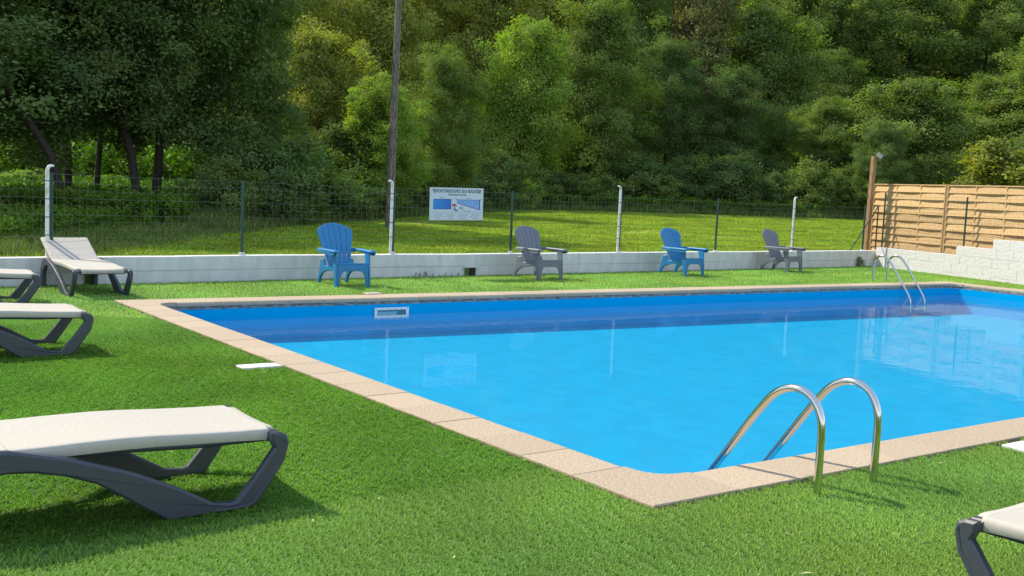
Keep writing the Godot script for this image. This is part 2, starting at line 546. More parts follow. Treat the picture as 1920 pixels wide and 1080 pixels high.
func lounger_back(o: Node3D, angle: float) -> void:
	var p := Node3D.new()
	p.name = "backrest"
	o.add_child(p, true)
	p.position = Vector3(1.098, 0.378, 0)
	p.rotation.z = angle
	var rings := []
	for q in [[-0.006, 0.026, 0.045], [0.05, 0.027, 0.045], [0.25, 0.026, 0.045], [0.45, 0.026, 0.045], [0.60, 0.028, 0.045], [0.628, 0.022, 0.04], [0.636, 0.01, 0.028]]:
		rings.append(sling_ring(q[0], q[1], q[2], 0.312, 0.004))
	var s := Shape.new()
	s.loft(rings)
	part("backrest_sling", s, M.sling, p)
	var f := Shape.new()
	for z in [-1.0, 1.0]:
		f.loft([rect_ring(-0.02, -0.002, z * 0.28), rect_ring(0.61, -0.002, z * 0.28)])
	f.box(Vector3(0.60, 0.0, 0), Vector3(0.04, 0.03, 0.55), 0.008)
	part("backrest_frame", f, M.resin, p)
	if angle > 0.1:
		for z in [-0.2, 0.2]:
			var b := Shape.new()
			b.tube([Vector3(0.36, -0.01, z), Vector3(0.30, -0.17, z)], [0.014, 0.014], 8)
			part("prop", b, M.resin, p)

func chair_proto(called: String, label: String, mat: Material) -> Node3D:
	# x across, y up, z forwards
	var o := thing(called, label, "garden chair", Vector3.ZERO, 0.0, "garden chairs along the low white wall")
	var yz := func(z: float, y: float, d: float) -> Vector3: return Vector3(d, y, z)
	for s in [-1.0, 1.0]:
		var l := Shape.new()
		l.prism([Vector2(0.31, 0), Vector2(0.375, 0), Vector2(0.372, 0.2), Vector2(0.355, 0.36), Vector2(0.34, 0.545), Vector2(0.19, 0.545), Vector2(0.235, 0.36), Vector2(0.285, 0.2)], yz, s * 0.262, s * 0.292, 0.007)
		part("front_leg", l, mat, o)
		var r := Shape.new()
		r.prism([Vector2(0.30, 0.355), Vector2(0.0, 0.31), Vector2(-0.14, 0.30), Vector2(-0.20, 0.40), Vector2(-0.29, 0.40), Vector2(-0.335, 0.25), Vector2(-0.385, 0.12), Vector2(-0.42, 0.0), Vector2(-0.36, 0.0), Vector2(-0.325, 0.09), Vector2(-0.26, 0.16), Vector2(-0.17, 0.205), Vector2(-0.04, 0.225), Vector2(0.3, 0.265)], yz, s * 0.215, s * 0.258, 0.008)
		part("rear_leg", r, mat, o)
		var a := Shape.new()
		var xz := func(x: float, z: float, d: float) -> Vector3: return Vector3(x, d, z)
		var arm := [Vector2(0.245, 0.40), Vector2(0.26, 0.425), Vector2(0.345, 0.425), Vector2(0.365, 0.40), Vector2(0.362, 0.1), Vector2(0.345, -0.2), Vector2(0.325, -0.275), Vector2(0.30, -0.29), Vector2(0.252, -0.27), Vector2(0.262, -0.1), Vector2(0.255, 0.1)]
		for i in arm.size():
			arm[i].x *= s
		a.prism(arm, xz, 0.536, 0.574, 0.010)
		var sk := [Vector2(0.40, 0.548), Vector2(0.40, 0.505), Vector2(0.33, 0.49), Vector2(0.0, 0.506), Vector2(-0.24, 0.522), Vector2(-0.26, 0.548)]
		a.prism(sk, yz, s * 0.342, s * 0.356, 0.003)
		part("armrest", a, mat, o)
	var ap := Shape.new()
	var xy := func(x: float, y: float, d: float) -> Vector3: return Vector3(x, y, d + 0.03 * (0.36 - y))
	ap.prism([Vector2(-0.262, 0.36), Vector2(-0.262, 0), Vector2(-0.225, 0), Vector2(-0.208, 0.13), Vector2(-0.192, 0.195), Vector2(-0.165, 0.235), Vector2(-0.12, 0.252), Vector2(0.12, 0.252), Vector2(0.165, 0.235), Vector2(0.192, 0.195), Vector2(0.208, 0.13), Vector2(0.225, 0), Vector2(0.262, 0), Vector2(0.262, 0.36)], xy, 0.332, 0.356, 0.007)
	part("apron", ap, mat, o)
	for i in 6:
		var z := 0.315 - i * 0.083
		var st := Shape.new()
		st.box(Vector3(0, 0.362 - i * 0.0155, z), Vector3(0.515, 0.02, 0.078), 0.007, Basis(Vector3.RIGHT, -0.18))
		part("seat_slat", st, mat, o)
	# the fan of the back: across p, up q, on a plane that leans back and bows
	var tilt := 0.44
	var bow := func(p: float, q: float, d: float) -> Vector3:
		var f := d + 0.38 * p * p
		return Vector3(p, 0.265 + q * cos(tilt) + f * sin(tilt), -0.14 - q * sin(tilt) + f * cos(tilt))
	for i in 6:
		var e := []
		var u0 := (i / 6.0 - 0.5)
		var u1 := ((i + 1) / 6.0 - 0.5)
		var g := 0.0045
		for st in 7:
			var q := 0.55 * st / 6.0
			e.append(Vector2(u0 * back_width(q) + g, q))
		var top0 := 0.765 - 0.50 * u0 * u0
		var top1 := 0.765 - 0.50 * u1 * u1
		var mid := (u0 + u1) / 2.0
		e.append(Vector2(u0 * BW + g, top0 - 0.012))
		e.append(Vector2(u0 * BW + g + 0.012, top0))
		e.append(Vector2(mid * BW, 0.768 - 0.50 * mid * mid))
		e.append(Vector2(u1 * BW - g - 0.012, top1))
		e.append(Vector2(u1 * BW - g, top1 - 0.012))
		for st in 7:
			var q := 0.55 * (6 - st) / 6.0
			e.append(Vector2(u1 * back_width(q) - g, q))
		var sl := Shape.new()
		sl.prism(e, bow, -0.011, 0.011, 0.005)
		part("back_slat", sl, mat, o)
	for q in [0.07, 0.33]:
		var b := Shape.new()
		var rings := []
		for k in 9:
			var p: float = (k / 8.0 - 0.5) * (back_width(q) - 0.05)
			rings.append([bow.call(p, q - 0.03, -0.012), bow.call(p, q + 0.03, -0.012), bow.call(p, q + 0.03, -0.03), bow.call(p, q - 0.03, -0.03)])
		b.loft(rings)
		part("back_rail", b, mat, o)
	for s in [-1.0, 1.0]:
		var br := Shape.new()
		br.box(Vector3(s * 0.275, 0.535, -0.24), Vector3(0.07, 0.05, 0.06), 0.012)
		part("arm_bracket", br, mat, o)
	return o

const BW := 0.60
func back_width(q: float) -> float:
	return lerpf(0.36, BW, minf(1.0, q / 0.56))

func ladder(label: String, at: Vector3, along: Vector3, inward: Vector3, gap: float, drop: float) -> void:
	var o := thing("pool_ladder", label, "pool ladder", at, atan2(-inward.z, inward.x), "pool ladders")
	var side := 1.0 if Basis(Vector3.UP, o.rotation.y).z.dot(along) > 0.0 else -1.0
	for k in 2:
		var s := Shape.new()
		var key := [Vector3(0, -0.05, 0), Vector3(0, 0.2, 0), Vector3(0, 0.33, 0), Vector3(0.012, 0.42, 0), Vector3(0.058, 0.50, 0), Vector3(0.13, 0.543, 0), Vector3(0.215, 0.550, 0), Vector3(0.295, 0.523, 0), Vector3(0.36, 0.475, 0), Vector3(0.425, 0.402, 0), Vector3(0.51, 0.295, 0), Vector3(0.62, 0.147, 0), Vector3(0.745, -0.021, 0), Vector3(0.86, -0.18, 0), Vector3(0.915, -0.27, 0), Vector3(0.94, -0.36, 0), Vector3(0.945, drop, 0)]
		var pts := []
		for i in key.size() - 1:
			var a: Vector3 = key[maxi(i - 1, 0)]
			var d: Vector3 = key[mini(i + 2, key.size() - 1)]
			for j in 4:
				pts.append((key[i] as Vector3).cubic_interpolate(key[i + 1], a, d, j / 4.0))
		pts.append(key[-1])
		var rad := []
		for p in pts:
			rad.append(0.0225)
		s.tube(pts, rad, 16)
		part("rail", s, M.steel, o, Transform3D(Basis(), Vector3(0, 0, side * gap * k)))
	var st := Shape.new()
	st.box(Vector3(0.945, drop + 0.08, side * gap / 2), Vector3(0.09, 0.025, gap), 0.008)
	part("step", st, M.steel, o)

func arc_corner(p: Vector3, e1: Vector3, n1: Vector3, e2: Vector3, n2: Vector3, inset: float, r: float) -> Array:
	# points of the rounded inner corner, from the first edge to the second
	var q := p + (n1 + n2) * inset
	var list := []
	for i in 7:
		var t := i / 6.0
		list.append((q + e1 * r).lerp(q, t).lerp(q.lerp(q + e2 * r, t), t))
	return list

func pool_outline(inset: float, r: float) -> Array:
	var c := [PA, PB, PD, PC]
	var list := []
	for i in 4:
		var a: Vector3 = c[(i + 3) % 4]
		var b: Vector3 = c[i]
		var d: Vector3 = c[(i + 1) % 4]
		var e1 := (a - b).normalized()
		var e2 := (d - b).normalized()
		var n1 := (e2 - e1 * e2.dot(e1)).normalized()
		var n2 := (e1 - e2 * e1.dot(e2)).normalized()
		list.append_array(arc_corner(b, e1, n1, e2, n2, inset, r))
	return list

func flat_sheet(pts: Array, y: Callable) -> Shape:
	var poly := PackedVector2Array()
	for p in pts:
		poly.append(Vector2(p.x, p.z))
	var s := Shape.new()
	var ts := Geometry2D.triangulate_polygon(poly)
	for i in range(0, ts.size(), 3):
		var t := []
		for k in 3:
			var p: Vector3 = pts[ts[i + k]]
			t.append(Vector3(p.x, y.call(p), p.z))
		s.flat(t, Vector3.UP)
	return s

func ring_wall(pts: Array, y0: Callable, y1: Callable) -> Shape:
	# the inner faces along a closed outline
	var s := Shape.new()
	var mid := (PA + PB + PC + PD) / 4.0
	var m := pts.size()
	var nr := []
	for i in m:
		var d: Vector3 = (pts[(i + 1) % m] - pts[i]).normalized() + (pts[i] - pts[(i + m - 1) % m]).normalized()
		var n := Vector3(d.z, 0, -d.x).normalized()
		nr.append(n if n.dot(mid - pts[i]) > 0.0 else -n)
	for i in m:
		var j := (i + 1) % m
		var a: Vector3 = pts[i]
		var b: Vector3 = pts[j]
		s.quad(Vector3(a.x, y0.call(a), a.z), Vector3(b.x, y0.call(b), b.z), Vector3(b.x, y1.call(b), b.z), Vector3(a.x, y1.call(a), a.z), nr[i], nr[j], nr[j], nr[i])
	return s

func _ready() -> void:
	rng.seed = 20
	# ---------------------------------------------------------------- camera, sky, sun, exposure
	var cam := Camera3D.new()
	cam.name = "camera"
	cam.fov = 30.82
	cam.far = 900.0
	cam.near = 0.05
	add_child(cam)
	cam.position = Vector3(0, 1.6, 0)
	cam.basis = Basis(Vector3.RIGHT, deg_to_rad(-5.3867)) * Basis(Vector3.BACK, deg_to_rad(2.5537))
	cam.current = true
	var sun := DirectionalLight3D.new()
	sun.name = "sun"
	sun.light_energy = 1.4
	sun.light_color = Color(1.0, 0.95, 0.865)
	sun.light_angular_distance = 0.5
	sun.shadow_enabled = true
	add_child(sun)
	sun.look_at_from_position(Vector3.ZERO, Vector3(0.88, -1.0, 0.45))
	var env := Environment.new()
	var sky_m := ProceduralSkyMaterial.new()
	sky_m.sky_top_color = Color(0.52, 0.60, 0.72)
	sky_m.sky_horizon_color = Color(0.86, 0.88, 0.90)
	sky_m.sky_curve = 0.18
	sky_m.ground_bottom_color = Color(0.2, 0.25, 0.15)
	sky_m.ground_horizon_color = Color(0.5, 0.55, 0.5)
	sky_m.sky_energy_multiplier = 1.2
	env.sky = Sky.new()
	env.sky.sky_material = sky_m
	env.background_mode = Environment.BG_SKY
	env.tonemap_mode = Environment.TONE_MAPPER_LINEAR
	env.tonemap_exposure = 1.38
	env.sdfgi_enabled = true
	env.ssao_enabled = true
	env.ssil_enabled = true
	var we := WorldEnvironment.new()
	we.name = "environment"
	we.environment = env
	add_child(we)

	# ---------------------------------------------------------------- materials
	M.resin = plain(Color(0.055, 0.063, 0.08), 0.4)
	M.sling = textured(Color(0.48, 0.45, 0.39), Color(0.515, 0.485, 0.425), 0.02, Vector3(3, 3, 3), 0.85, 0.015, 5, 3)
	M.sling.backlight_enabled = true
	M.sling.backlight = Color(0.3, 0.295, 0.275)
	M.blue = plain(Color(0.018, 0.205, 0.44), 0.42)
	M.grey = plain(Color(0.165, 0.185, 0.212), 0.5)
	M.steel = plain(Color(0.66, 0.65, 0.62), 0.14, 1.0)
	M.dark = plain(Color(0.02, 0.022, 0.022), 0.7)
	M.white = textured(Color(0.62, 0.62, 0.60), Color(0.75, 0.75, 0.73), 0.014, Vector3(0.9, 0.22, 0.9), 0.85, 0.25, 5, 8, true)
	M.stucco = textured(Color(0.60, 0.595, 0.58), Color(0.67, 0.665, 0.65), 0.03, Vector3(0.7, 0.7, 0.7), 0.9, 0.7, 5, 9, true)
	M.pipe = textured(Color(0.55, 0.50, 0.43), Color(0.78, 0.78, 0.76), 0.02, Vector3(0.6, 0.6, 0.6), 0.5, 0.0, 3, 11, true, 0.2, 0.42)
	M.green_metal = plain(Color(0.02, 0.065, 0.05), 0.45)
	M.wire = plain(Color(0.12, 0.17, 0.14), 0.45)
	M.liner = textured(Color(0.0, 0.282, 0.52), Color(0.0, 0.306, 0.555), 0.012, Vector3(0.3, 0.3, 0.3), 0.5, 0.0, 4, 12, true)
	M.liner.metallic_specular = 0.05
	M.wall_liner = textured(Color(0.0, 0.335, 0.66), Color(0.0, 0.36, 0.70), 0.012, Vector3(0.3, 0.3, 0.3), 0.5, 0.0, 4, 25, true)
	M.wall_liner.metallic_specular = 0.05
	M.lip = textured(Color(0.09, 0.10, 0.11), Color(0.34, 0.33, 0.31), 0.02, Vector3(0.9, 2.2, 0.9), 0.9, 0.3, 5, 13, true, 0.3, 0.7)
	M.dirt = textured(Color(0.045, 0.028, 0.014), Color(0.10, 0.065, 0.035), 0.03, Vector3(2, 2, 2), 1.0, 0.5, 5, 14, true)
	M.turf = textured(Color(0.06, 0.12, 0.02), Color(0.11, 0.20, 0.04), 0.05, Vector3(2, 2, 2), 0.95, 0.0, 5, 15, true)
	M.lawn = textured(Color(0.20, 0.27, 0.025), Color(0.30, 0.37, 0.045), 0.02, Vector3(0.25, 0.25, 0.25), 0.95, 0.0, 6, 16, true)
	M.litter = textured(Color(0.02, 0.03, 0.01), Color(0.06, 0.08, 0.025), 0.02, Vector3(0.2, 0.2, 0.2), 1.0, 0.0, 5, 17, true)
	M.bark = textured(Color(0.03, 0.025, 0.018), Color(0.10, 0.085, 0.065), 0.03, Vector3(2.5, 0.5, 2.5), 0.95, 1.5, 5, 18)
	M.bark_pale = textured(Color(0.08, 0.06, 0.035), Color(0.20, 0.15, 0.09), 0.03, Vector3(2.5, 0.5, 2.5), 0.95, 0.6, 4, 19)
	M.pole = textured(Color(0.10, 0.078, 0.06), Color(0.30, 0.255, 0.21), 0.02, Vector3(4, 0.25, 4), 0.9, 1.2, 5, 20)
	M.post_wood = textured(Color(0.25, 0.14, 0.06), Color(0.42, 0.26, 0.13), 0.02, Vector3(4, 0.4, 4), 0.8, 0.3, 5, 21)
	M.stones = []
	for i in 4:
		var k: float = [1.0, 0.94, 1.05, 0.98][i]
		M.stones.append(textured(Color(0.385, 0.305, 0.215) * k, Color(0.49, 0.395, 0.285) * k, 0.05, Vector3(1.3, 1.3, 1.3), 0.9, 0.35, 5, 30 + i, true, 0.2, 0.8))
	M.boards = []
	for i in 4:
		var k: float = [1.0, 0.85, 1.1, 0.93][i]
		M.boards.append(textured(Color(0.45, 0.28, 0.12) * k, Color(0.66, 0.45, 0.22) * k, 0.025, Vector3(0.5, 5, 5), 0.75, 0.25, 5, 40 + i))
	var greens := {"deep": [Color(0.189, 0.262, 0.091), Color(0.75, 0.9, 0.5)], "mid": [Color(0.250, 0.329, 0.098), Color(0.85, 0.95, 0.45)], "fresh": [Color(0.354, 0.451, 0.104), Color(0.85, 1.0, 0.4)], "olive": [Color(0.415, 0.445, 0.122), Color(0.9, 0.95, 0.4)], "bronze": [Color(0.27, 0.32, 0.075), Color(0.9, 0.9, 0.3)], "brown": [Color(0.305, 0.305, 0.134), Color(0.8, 0.8, 0.4)]}
	for g in greens:
		M["leaf_" + g] = leafy(greens[g][1])
		M["leaf_" + g].albedo_color = greens[g][0].linear_to_srgb()
	M.blade = leafy(Color(0.55, 0.7, 0.2))
	var water := StandardMaterial3D.new()
	water.transparency = BaseMaterial3D.TRANSPARENCY_ALPHA
	water.albedo_color = Color(1, 1, 1, 0.02)
	water.roughness = 0.0
	water.metallic_specular = 0.275
	water.normal_enabled = true
	var wt := noise(0.012, 512, 3, FastNoiseLite.TYPE_SIMPLEX_SMOOTH, 50)
	wt.as_normal_map = true
	wt.bump_strength = 2.0
	water.normal_texture = wt
	water.normal_scale = 0.075
	water.uv1_triplanar = true
	water.uv1_world_triplanar = true
	water.uv1_scale = Vector3(0.45, 0.45, 0.45)
	M.water = water

	build_ground()
	build_pool()
	build_walls()
	build_fence()
	build_wood_fence()
	build_pole_and_sign()
	build_furniture()
	build_plants()
	build_turf()

# ------------------------------------------------------------------ ground
func build_ground() -> void:
	var g := Shape.new()
	g.flat([Vector3(-800, -1.6, 300), Vector3(800, -1.6, 300), Vector3(800, -1.6, -800), Vector3(-800, -1.6, -800)], Vector3.UP)
	top("ground", g, M.litter).set_meta("kind", "structure")
	# turf: four sheets round the pool, with a soil edge under their rim
	var outer := [Vector3(-19, 0, -3.9), Vector3(-14, 0, 9), Vector3(26, 0, 6), Vector3(10.2, 0, -28.3)]
	var rim := pool_outline(-0.014, 0.02)
	var ins := [PA, PB, PD, PC]
	var s := Shape.new()
	for i in 4:
		var j := (i + 1) % 4
		var pts := [outer[i], outer[j], ins[j], ins[i]]
		for k in 4:
			pts[k] = Vector3(pts[k].x, TURF, pts[k].z)
		s.flat([pts[0], pts[1], pts[2]], Vector3.UP)
		s.flat([pts[0], pts[2], pts[3]], Vector3.UP)
	top("turf_base", s, M.turf).set_meta("kind", "structure")
	var e := Shape.new()
	for i in 4:
		var a: Vector3 = ins[i]
		var b: Vector3 = ins[(i + 1) % 4]
		var d := (b - a).normalized()
		var n := Vector3(d.z, 0, -d.x)
		if n.dot((PA + PB + PC + PD) / 4.0 - a) > 0.0:
			n = -n
		var y := Vector3(0, TURF + 0.004, 0)
		e.flat([a + y - d * 0.02, b + y + d * 0.02, b + y + n * 0.024 + d * 0.02, a + y + n * 0.024 - d * 0.02], Vector3.UP)
	top("soil_edge", e, M.dirt).set_meta("kind", "structure")
	# the lawn and the wooded slope behind the low wall
	var sheet := Shape.new()
	var rows := [0.1, 0.5, 1.5, 3, 5, 8, 11, 15, 19, 23, 27, 31, 35, 39, 43, 47, 52, 58, 65, 73, 82, 92, 105, 120, 140, 170, 220, 300, 420]
	var cols := []
	for i in 45:
		cols.append(-150.0 + i * 8.0 if absf(-150.0 + i * 8.0) > 0 else 0.0)
	var grid := []
	for r in rows:
		var line := []
		for q in cols:
			var p: Vector3 = W0 + WD * float(q) - WN * float(r)
			line.append(Vector3(p.x, height(p.x, p.z) if p.z < -1.0 else 0.3, p.z))
		grid.append(line)
	sheet.loft(grid, false)
	top("lawn", sheet, M.lawn).set_meta("kind", "structure")

# ------------------------------------------------------------------ pool
func build_pool() -> void:
	var floor_y := func(p: Vector3) -> float: return -0.495 - 0.0068 * (p - PA).dot((PC - PA).normalized())
	var basin := structure("pool_basin")
	var inner := pool_outline(0.385, 0.24)
	part("pool_floor", flat_sheet(inner, floor_y), M.liner, basin)
	part("liner", ring_wall(inner, floor_y, func(_p: Vector3) -> float: return -0.10), M.wall_liner, basin)
	part("lip", ring_wall(pool_outline(0.381, 0.24), func(_p: Vector3) -> float: return -0.112, func(_p: Vector3) -> float: return -0.03), M.lip, basin)
	top("pool_water", flat_sheet(pool_outline(0.384, 0.24), func(_p: Vector3) -> float: return WATER), M.water).set_meta("kind", "structure")
	# the coping, stone by stone
	var coping := structure("coping")
	var c := [PA, PB, PD, PC]
	var xz := func(x: float, y: float, d: float) -> Vector3: return Vector3(x, d, y)
	var k := 0
	for i in 4:
		var a: Vector3 = c[i]
		var b: Vector3 = c[(i + 1) % 4]
		var p: Vector3 = c[(i + 3) % 4]
		var e1 := (p - a).normalized()
		var e2 := (b - a).normalized()
		var n1 := (e2 - e1 * e2.dot(e1)).normalized()
		var n2 := (e1 - e2 * e1.dot(e2)).normalized()
		var w := 0.395
		var cl := 0.655
		var pts := [a, a + e1 * cl, a + e1 * cl + n1 * w]
		pts.append_array(arc_corner(a, e1, n1, e2, n2, w, 0.24))
		pts.append_array([a + e2 * cl + n2 * w, a + e2 * cl])
		var poly := []
		for q in pts:
			poly.append(Vector2(q.x, q.z))
		var s := Shape.new()
		s.prism(poly, xz, -0.055, 0.002, 0.006)
		part("coping_stone", s, M.stones[k % 4], coping)
		# straight run from this corner to the next
		var run := (b - a).length() - 2.0 * cl
		var count := roundi(run / 0.49)
		var each := run / count
		for j in count:
			var l0 := cl + each * j + 0.0025
			var l1 := cl + each * (j + 1) - 0.0025
			var lift := rng.randf_range(-0.0015, 0.002)
			var inn := n2
			var sec := [[0.0, -0.055], [0.0, -0.004], [0.004, 0.0], [w - 0.035, 0.0], [w - 0.014, -0.004], [w - 0.003, -0.014], [w, -0.028], [w - 0.004, -0.055]]
			var rings := []
			for l in [[l0, 0.003], [l0 + 0.003, 0.0], [l1 - 0.003, 0.0], [l1, 0.003]]:
				var ring := []
				for q in sec:
					var off: float = q[0]
					var y: float = q[1]
					ring.append(a + e2 * l[0] + inn * off + Vector3(0, y + lift - (l[1] if y > -0.03 else 0.0), 0))
				rings.append(ring)
			var st := Shape.new()
			st.loft(rings, true, true, true)
			part("coping_stone", st, M.stones[rng.randi() % 4], coping)
			k += 1
	var grout := Shape.new()
	var r0 := pool_outline(0.01, 0.02)
	var r1 := pool_outline(0.37, 0.22)
	for i in r0.size():
		var j := (i + 1) % r0.size()
		var y := Vector3(0, -0.011, 0)
		grout.flat([r0[i] + y, r0[j] + y, r1[j] + y, r1[i] + y], Vector3.UP)
	part("grout", grout, plain(Color(0.07, 0.052, 0.038), 1.0), coping)
	# skimmer mouth in the far wall
	var dir := (PC - PA).normalized()
	var out := Vector3(-dir.z, 0, dir.x)
	if out.z < 0.0:
		out = -out
	var mid := PA + dir * 3.70 + out * 0.385 + Vector3(0, -0.221, 0)
	var sk := thing("skimmer", "white screwed frame of the skimmer mouth at the far pool wall's waterline", "skimmer", mid, atan2(-dir.z, dir.x))
	var fr := Shape.new()
	for q in [[0, 0.058, 0.55, 0.036], [0, -0.056, 0.55, 0.04], [-0.252, 0.001, 0.046, 0.078], [0.252, 0.001, 0.046, 0.078]]:
		fr.box(Vector3(q[0], q[1], 0.008), Vector3(q[2], q[3], 0.012), 0.003)
	part("frame", fr, plain(Color(0.75, 0.77, 0.76), 0.4), sk)
	var slot := Shape.new()
	slot.box(Vector3(0, 0, 0.002), Vector3(0.46, 0.08, 0.003), 0.0008)
	part("slot", slot, plain(Color(0.05, 0.16, 0.2), 0.3), sk)
	var flap := Shape.new()
	flap.box(Vector3(-0.07, -0.008, 0.006), Vector3(0.31, 0.05, 0.004), 0.001)
	part("flap", flap, plain(Color(0.20, 0.40, 0.44), 0.4), sk)
	for q in 12:
		var sc := Shape.new()
		var px := -0.25 + 0.1 * (q % 6)
		var py := 0.06 if q < 6 else -0.058
		sc.tube([Vector3(px, py, 0.013), Vector3(px, py, 0.017)], [0.006, 0.005], 8)
		part("screw", sc, M.dark, sk)
	ladder("steel pool ladder in the foreground, standing at the near coping", PB + V * 1.008 - U * 0.245, V, U, 0.523, -0.52)
	ladder("small far steel pool ladder by the corner of the low white wall", Vector3(7.83, 0, -22.69) + out * 0.37 - dir * 0.49, dir, out, 0.48, -0.56)
	# lids of the skimmer shafts
	var vy := atan2(-V.z, V.x)
	var lid := thing("access_hatch", "white shaft lid in the turf at the pool's left coping", "access hatch", Vector3(-2.145, 0, -8.885), vy, "shaft lids beside the coping")
	var ls := Shape.new()
	ls.box(Vector3(-0.03, -0.012, 0.01), Vector3(0.30, 0.024, 0.17), 0.004)
	part("lid", ls, plain(Color(0.74, 0.73, 0.70), 0.6), lid)
	var ld := Shape.new()
	ld.box(Vector3(-0.03, -0.013, -0.10), Vector3(0.33, 0.014, 0.05), 0.001)
	part("gap", ld, M.dark, lid)
	var lt := Shape.new()
	lt.box(Vector3(0.155, -0.0125, 0.01), Vector3(0.055, 0.022, 0.165), 0.003)
	part("tab", lt, plain(Color(0.55, 0.54, 0.51), 0.7), lid)
	var l2 := thing("access_hatch", "white shaft lid at the near coping, cut by the picture's right edge", "access hatch", Vector3(3.60, 0, -7.04), vy, "shaft lids beside the coping")
	var l2s := Shape.new()
	l2s.box(Vector3(0, -0.008, 0), Vector3(0.27, 0.024, 0.27), 0.004)
	part("lid", l2s, plain(Color(0.74, 0.73, 0.70), 0.6), l2)
	var l2d := Shape.new()
	l2d.box(Vector3(0.02, -0.013, -0.155), Vector3(0.31, 0.006, 0.03), 0.001)
	part("gap", l2d, M.dark, l2)
	var l3 := thing("access_hatch", "small pale plate on the far coping above the skimmer", "access hatch", PA + dir * 3.62 - out * 0.06, atan2(-dir.z, dir.x), "shaft lids beside the coping")
	var l3s := Shape.new()
	l3s.box(Vector3(0, 0.005, 0), Vector3(0.24, 0.022, 0.16), 0.004)
	part("lid", l3s, plain(Color(0.48, 0.42, 0.33), 0.7), l3)

# ------------------------------------------------------------------ walls
func build_walls() -> void:
	var turn := atan2(-WD.z, WD.x)
	var w := thing("low_white_wall", "long low white rendered wall below the wire fence", "wall", W0, turn)
	var wob := FastNoiseLite.new()
	wob.seed = 3
	wob.frequency = 0.12
	for lay in 2:
		var rings := []
		for i in 70:
			var x := -14.5 + 27.14 * i / 69.0
			var f := 0.012 * wob.get_noise_2d(x * 3.0, lay * 40.0) + 0.05 * wob.get_noise_2d(x * 0.8, 7.0)
			var y0 := -0.25 if lay == 0 else 0.172
			var y1 := 0.17 if lay == 0 else 0.388 + 0.0012 * x + 0.008 * wob.get_noise_2d(x * 4.0, 90.0)
			if lay == 0:
				f -= 0.004
			rings.append([Vector3(x, y0, f), Vector3(x, y1 - 0.012, f), Vector3(x, y1 - 0.003, f - 0.004), Vector3(x, y1, f - 0.014), Vector3(x, y1, f - 0.19), Vector3(x, y0, f - 0.2)])
		var s := Shape.new()
		s.loft(rings, true, true, true)
		part("course", s, M.white, w)
	for q in [[-7.85, "narrow green turf flap hanging at the low wall behind the raised lounger", 0.12], [-1.04, "small square drain hole with a green turf flap in the low wall", 0.29]]:
		var at := wall_at(q[0], 0, 0.035)
		var d := thing("drain_hole" if q[2] > 0.2 else "turf_flap", q[1], "drain" if q[2] > 0.2 else "turf flap", at, turn)
		if q[2] > 0.2:
			var h := Shape.new()
			h.box(Vector3(0.05, 0.062, -0.012), Vector3(0.12, 0.15, 0.05), 0.003)
			part("opening", h, plain(Color(0.03, 0.022, 0.018), 0.9), d)
			var li := Shape.new()
			li.box(Vector3(0.0, 0.148, 0.0), Vector3(0.30, 0.018, 0.07), 0.004)
			part("lintel", li, M.white, d)
		var f := Shape.new()
		f.box(Vector3(-0.085 if q[2] > 0.2 else 0.0, 0.06 if q[2] > 0.2 else 0.12, 0.012), Vector3(0.085 if q[2] > 0.2 else 0.13, 0.15 if q[2] > 0.2 else 0.27, 0.02), 0.004, Basis(Vector3.RIGHT, 0.08))
		part("flap", f, M.flap if M.has("flap") else plain(Color(0.07, 0.16, 0.03), 0.9), d)
	# the stepped wall on the right: painted blocks
	var sw := thing("stepped_white_wall", "rough white block wall stepping up along the right side", "wall", R0, atan2(-RD.z, RD.x))
	var tops := [0.072, 0.288, 0.504, 0.72, 0.945]
	for lay in 5:
		var y0: float = -0.2 if lay == 0 else tops[lay - 1]
		var y1: float = tops[lay]
		var x := [0.0, 0.0, 0.0, 2.86, 3.985][lay] as float
		var first := true
		while x < 10.4:
			var l := 0.25 if first and lay % 2 == 1 else 0.5
			first = false
			var x1 := minf(x + l, 10.5)
			var b := Shape.new()
			var mid := (x + x1) / 2.0
			var basis := Basis()
			var pos := Vector3(mid, (y0 + y1) / 2.0, 0.1)
			if mid > 5.2:       # past the frame the wall turns to run beside the pool
				var bend := 0.30
				basis = Basis(Vector3.UP, bend)
				pos = Vector3(5.2, pos.y, 0.1) + basis * Vector3(mid - 5.2, 0, 0)
			var cut := 0.0
			if lay == 1:
				cut = 0.0
			b.box(pos + Vector3(0, 0, rng.randf_range(-0.003, 0.003)), Vector3(x1 - x - 0.0006, y1 - y0 - 0.0006, 0.2 + cut), 0.004, basis)
			part("block", b, M.stucco, sw)
			x = x1

# ------------------------------------------------------------------ fence
func fence_bay(a: Vector3, b: Vector3, y0: float, y1: float, parent: Node3D) -> void:
	var s := Shape.new()
	var l := (b - a).length()
	var up := Vector3.UP
	var rows := int((y1 - y0) / 0.1)
	for i in rows + 1:
		var y := y1 - i * (y1 - y0) / rows
		var r := 0.0028 if i in [0, 1, 3, 5, 8] else 0.0016
		var dip := 0.012 if i in [1, 5] else 0.004
		var prev := a + up * (y + (dip if i != 5 else -dip))
		for k in 6:
			var t := (k + 1) / 6.0
			var p := a.lerp(b, t) + up * (y - dip * 1.5 * sin(PI * t) + (1.0 - sin(PI * t)) * (dip if i != 5 else -dip))
			s.wire(prev, p, r)
			prev = p
	var n := int(l / 0.1)
	for i in range(1, n):
		var p := a.lerp(b, float(i) / n)
		s.wire(p + up * y0, p + up * y1, 0.0015)
	part("wire_mesh", s, M.wire, parent).set_meta("kind", "stuff")

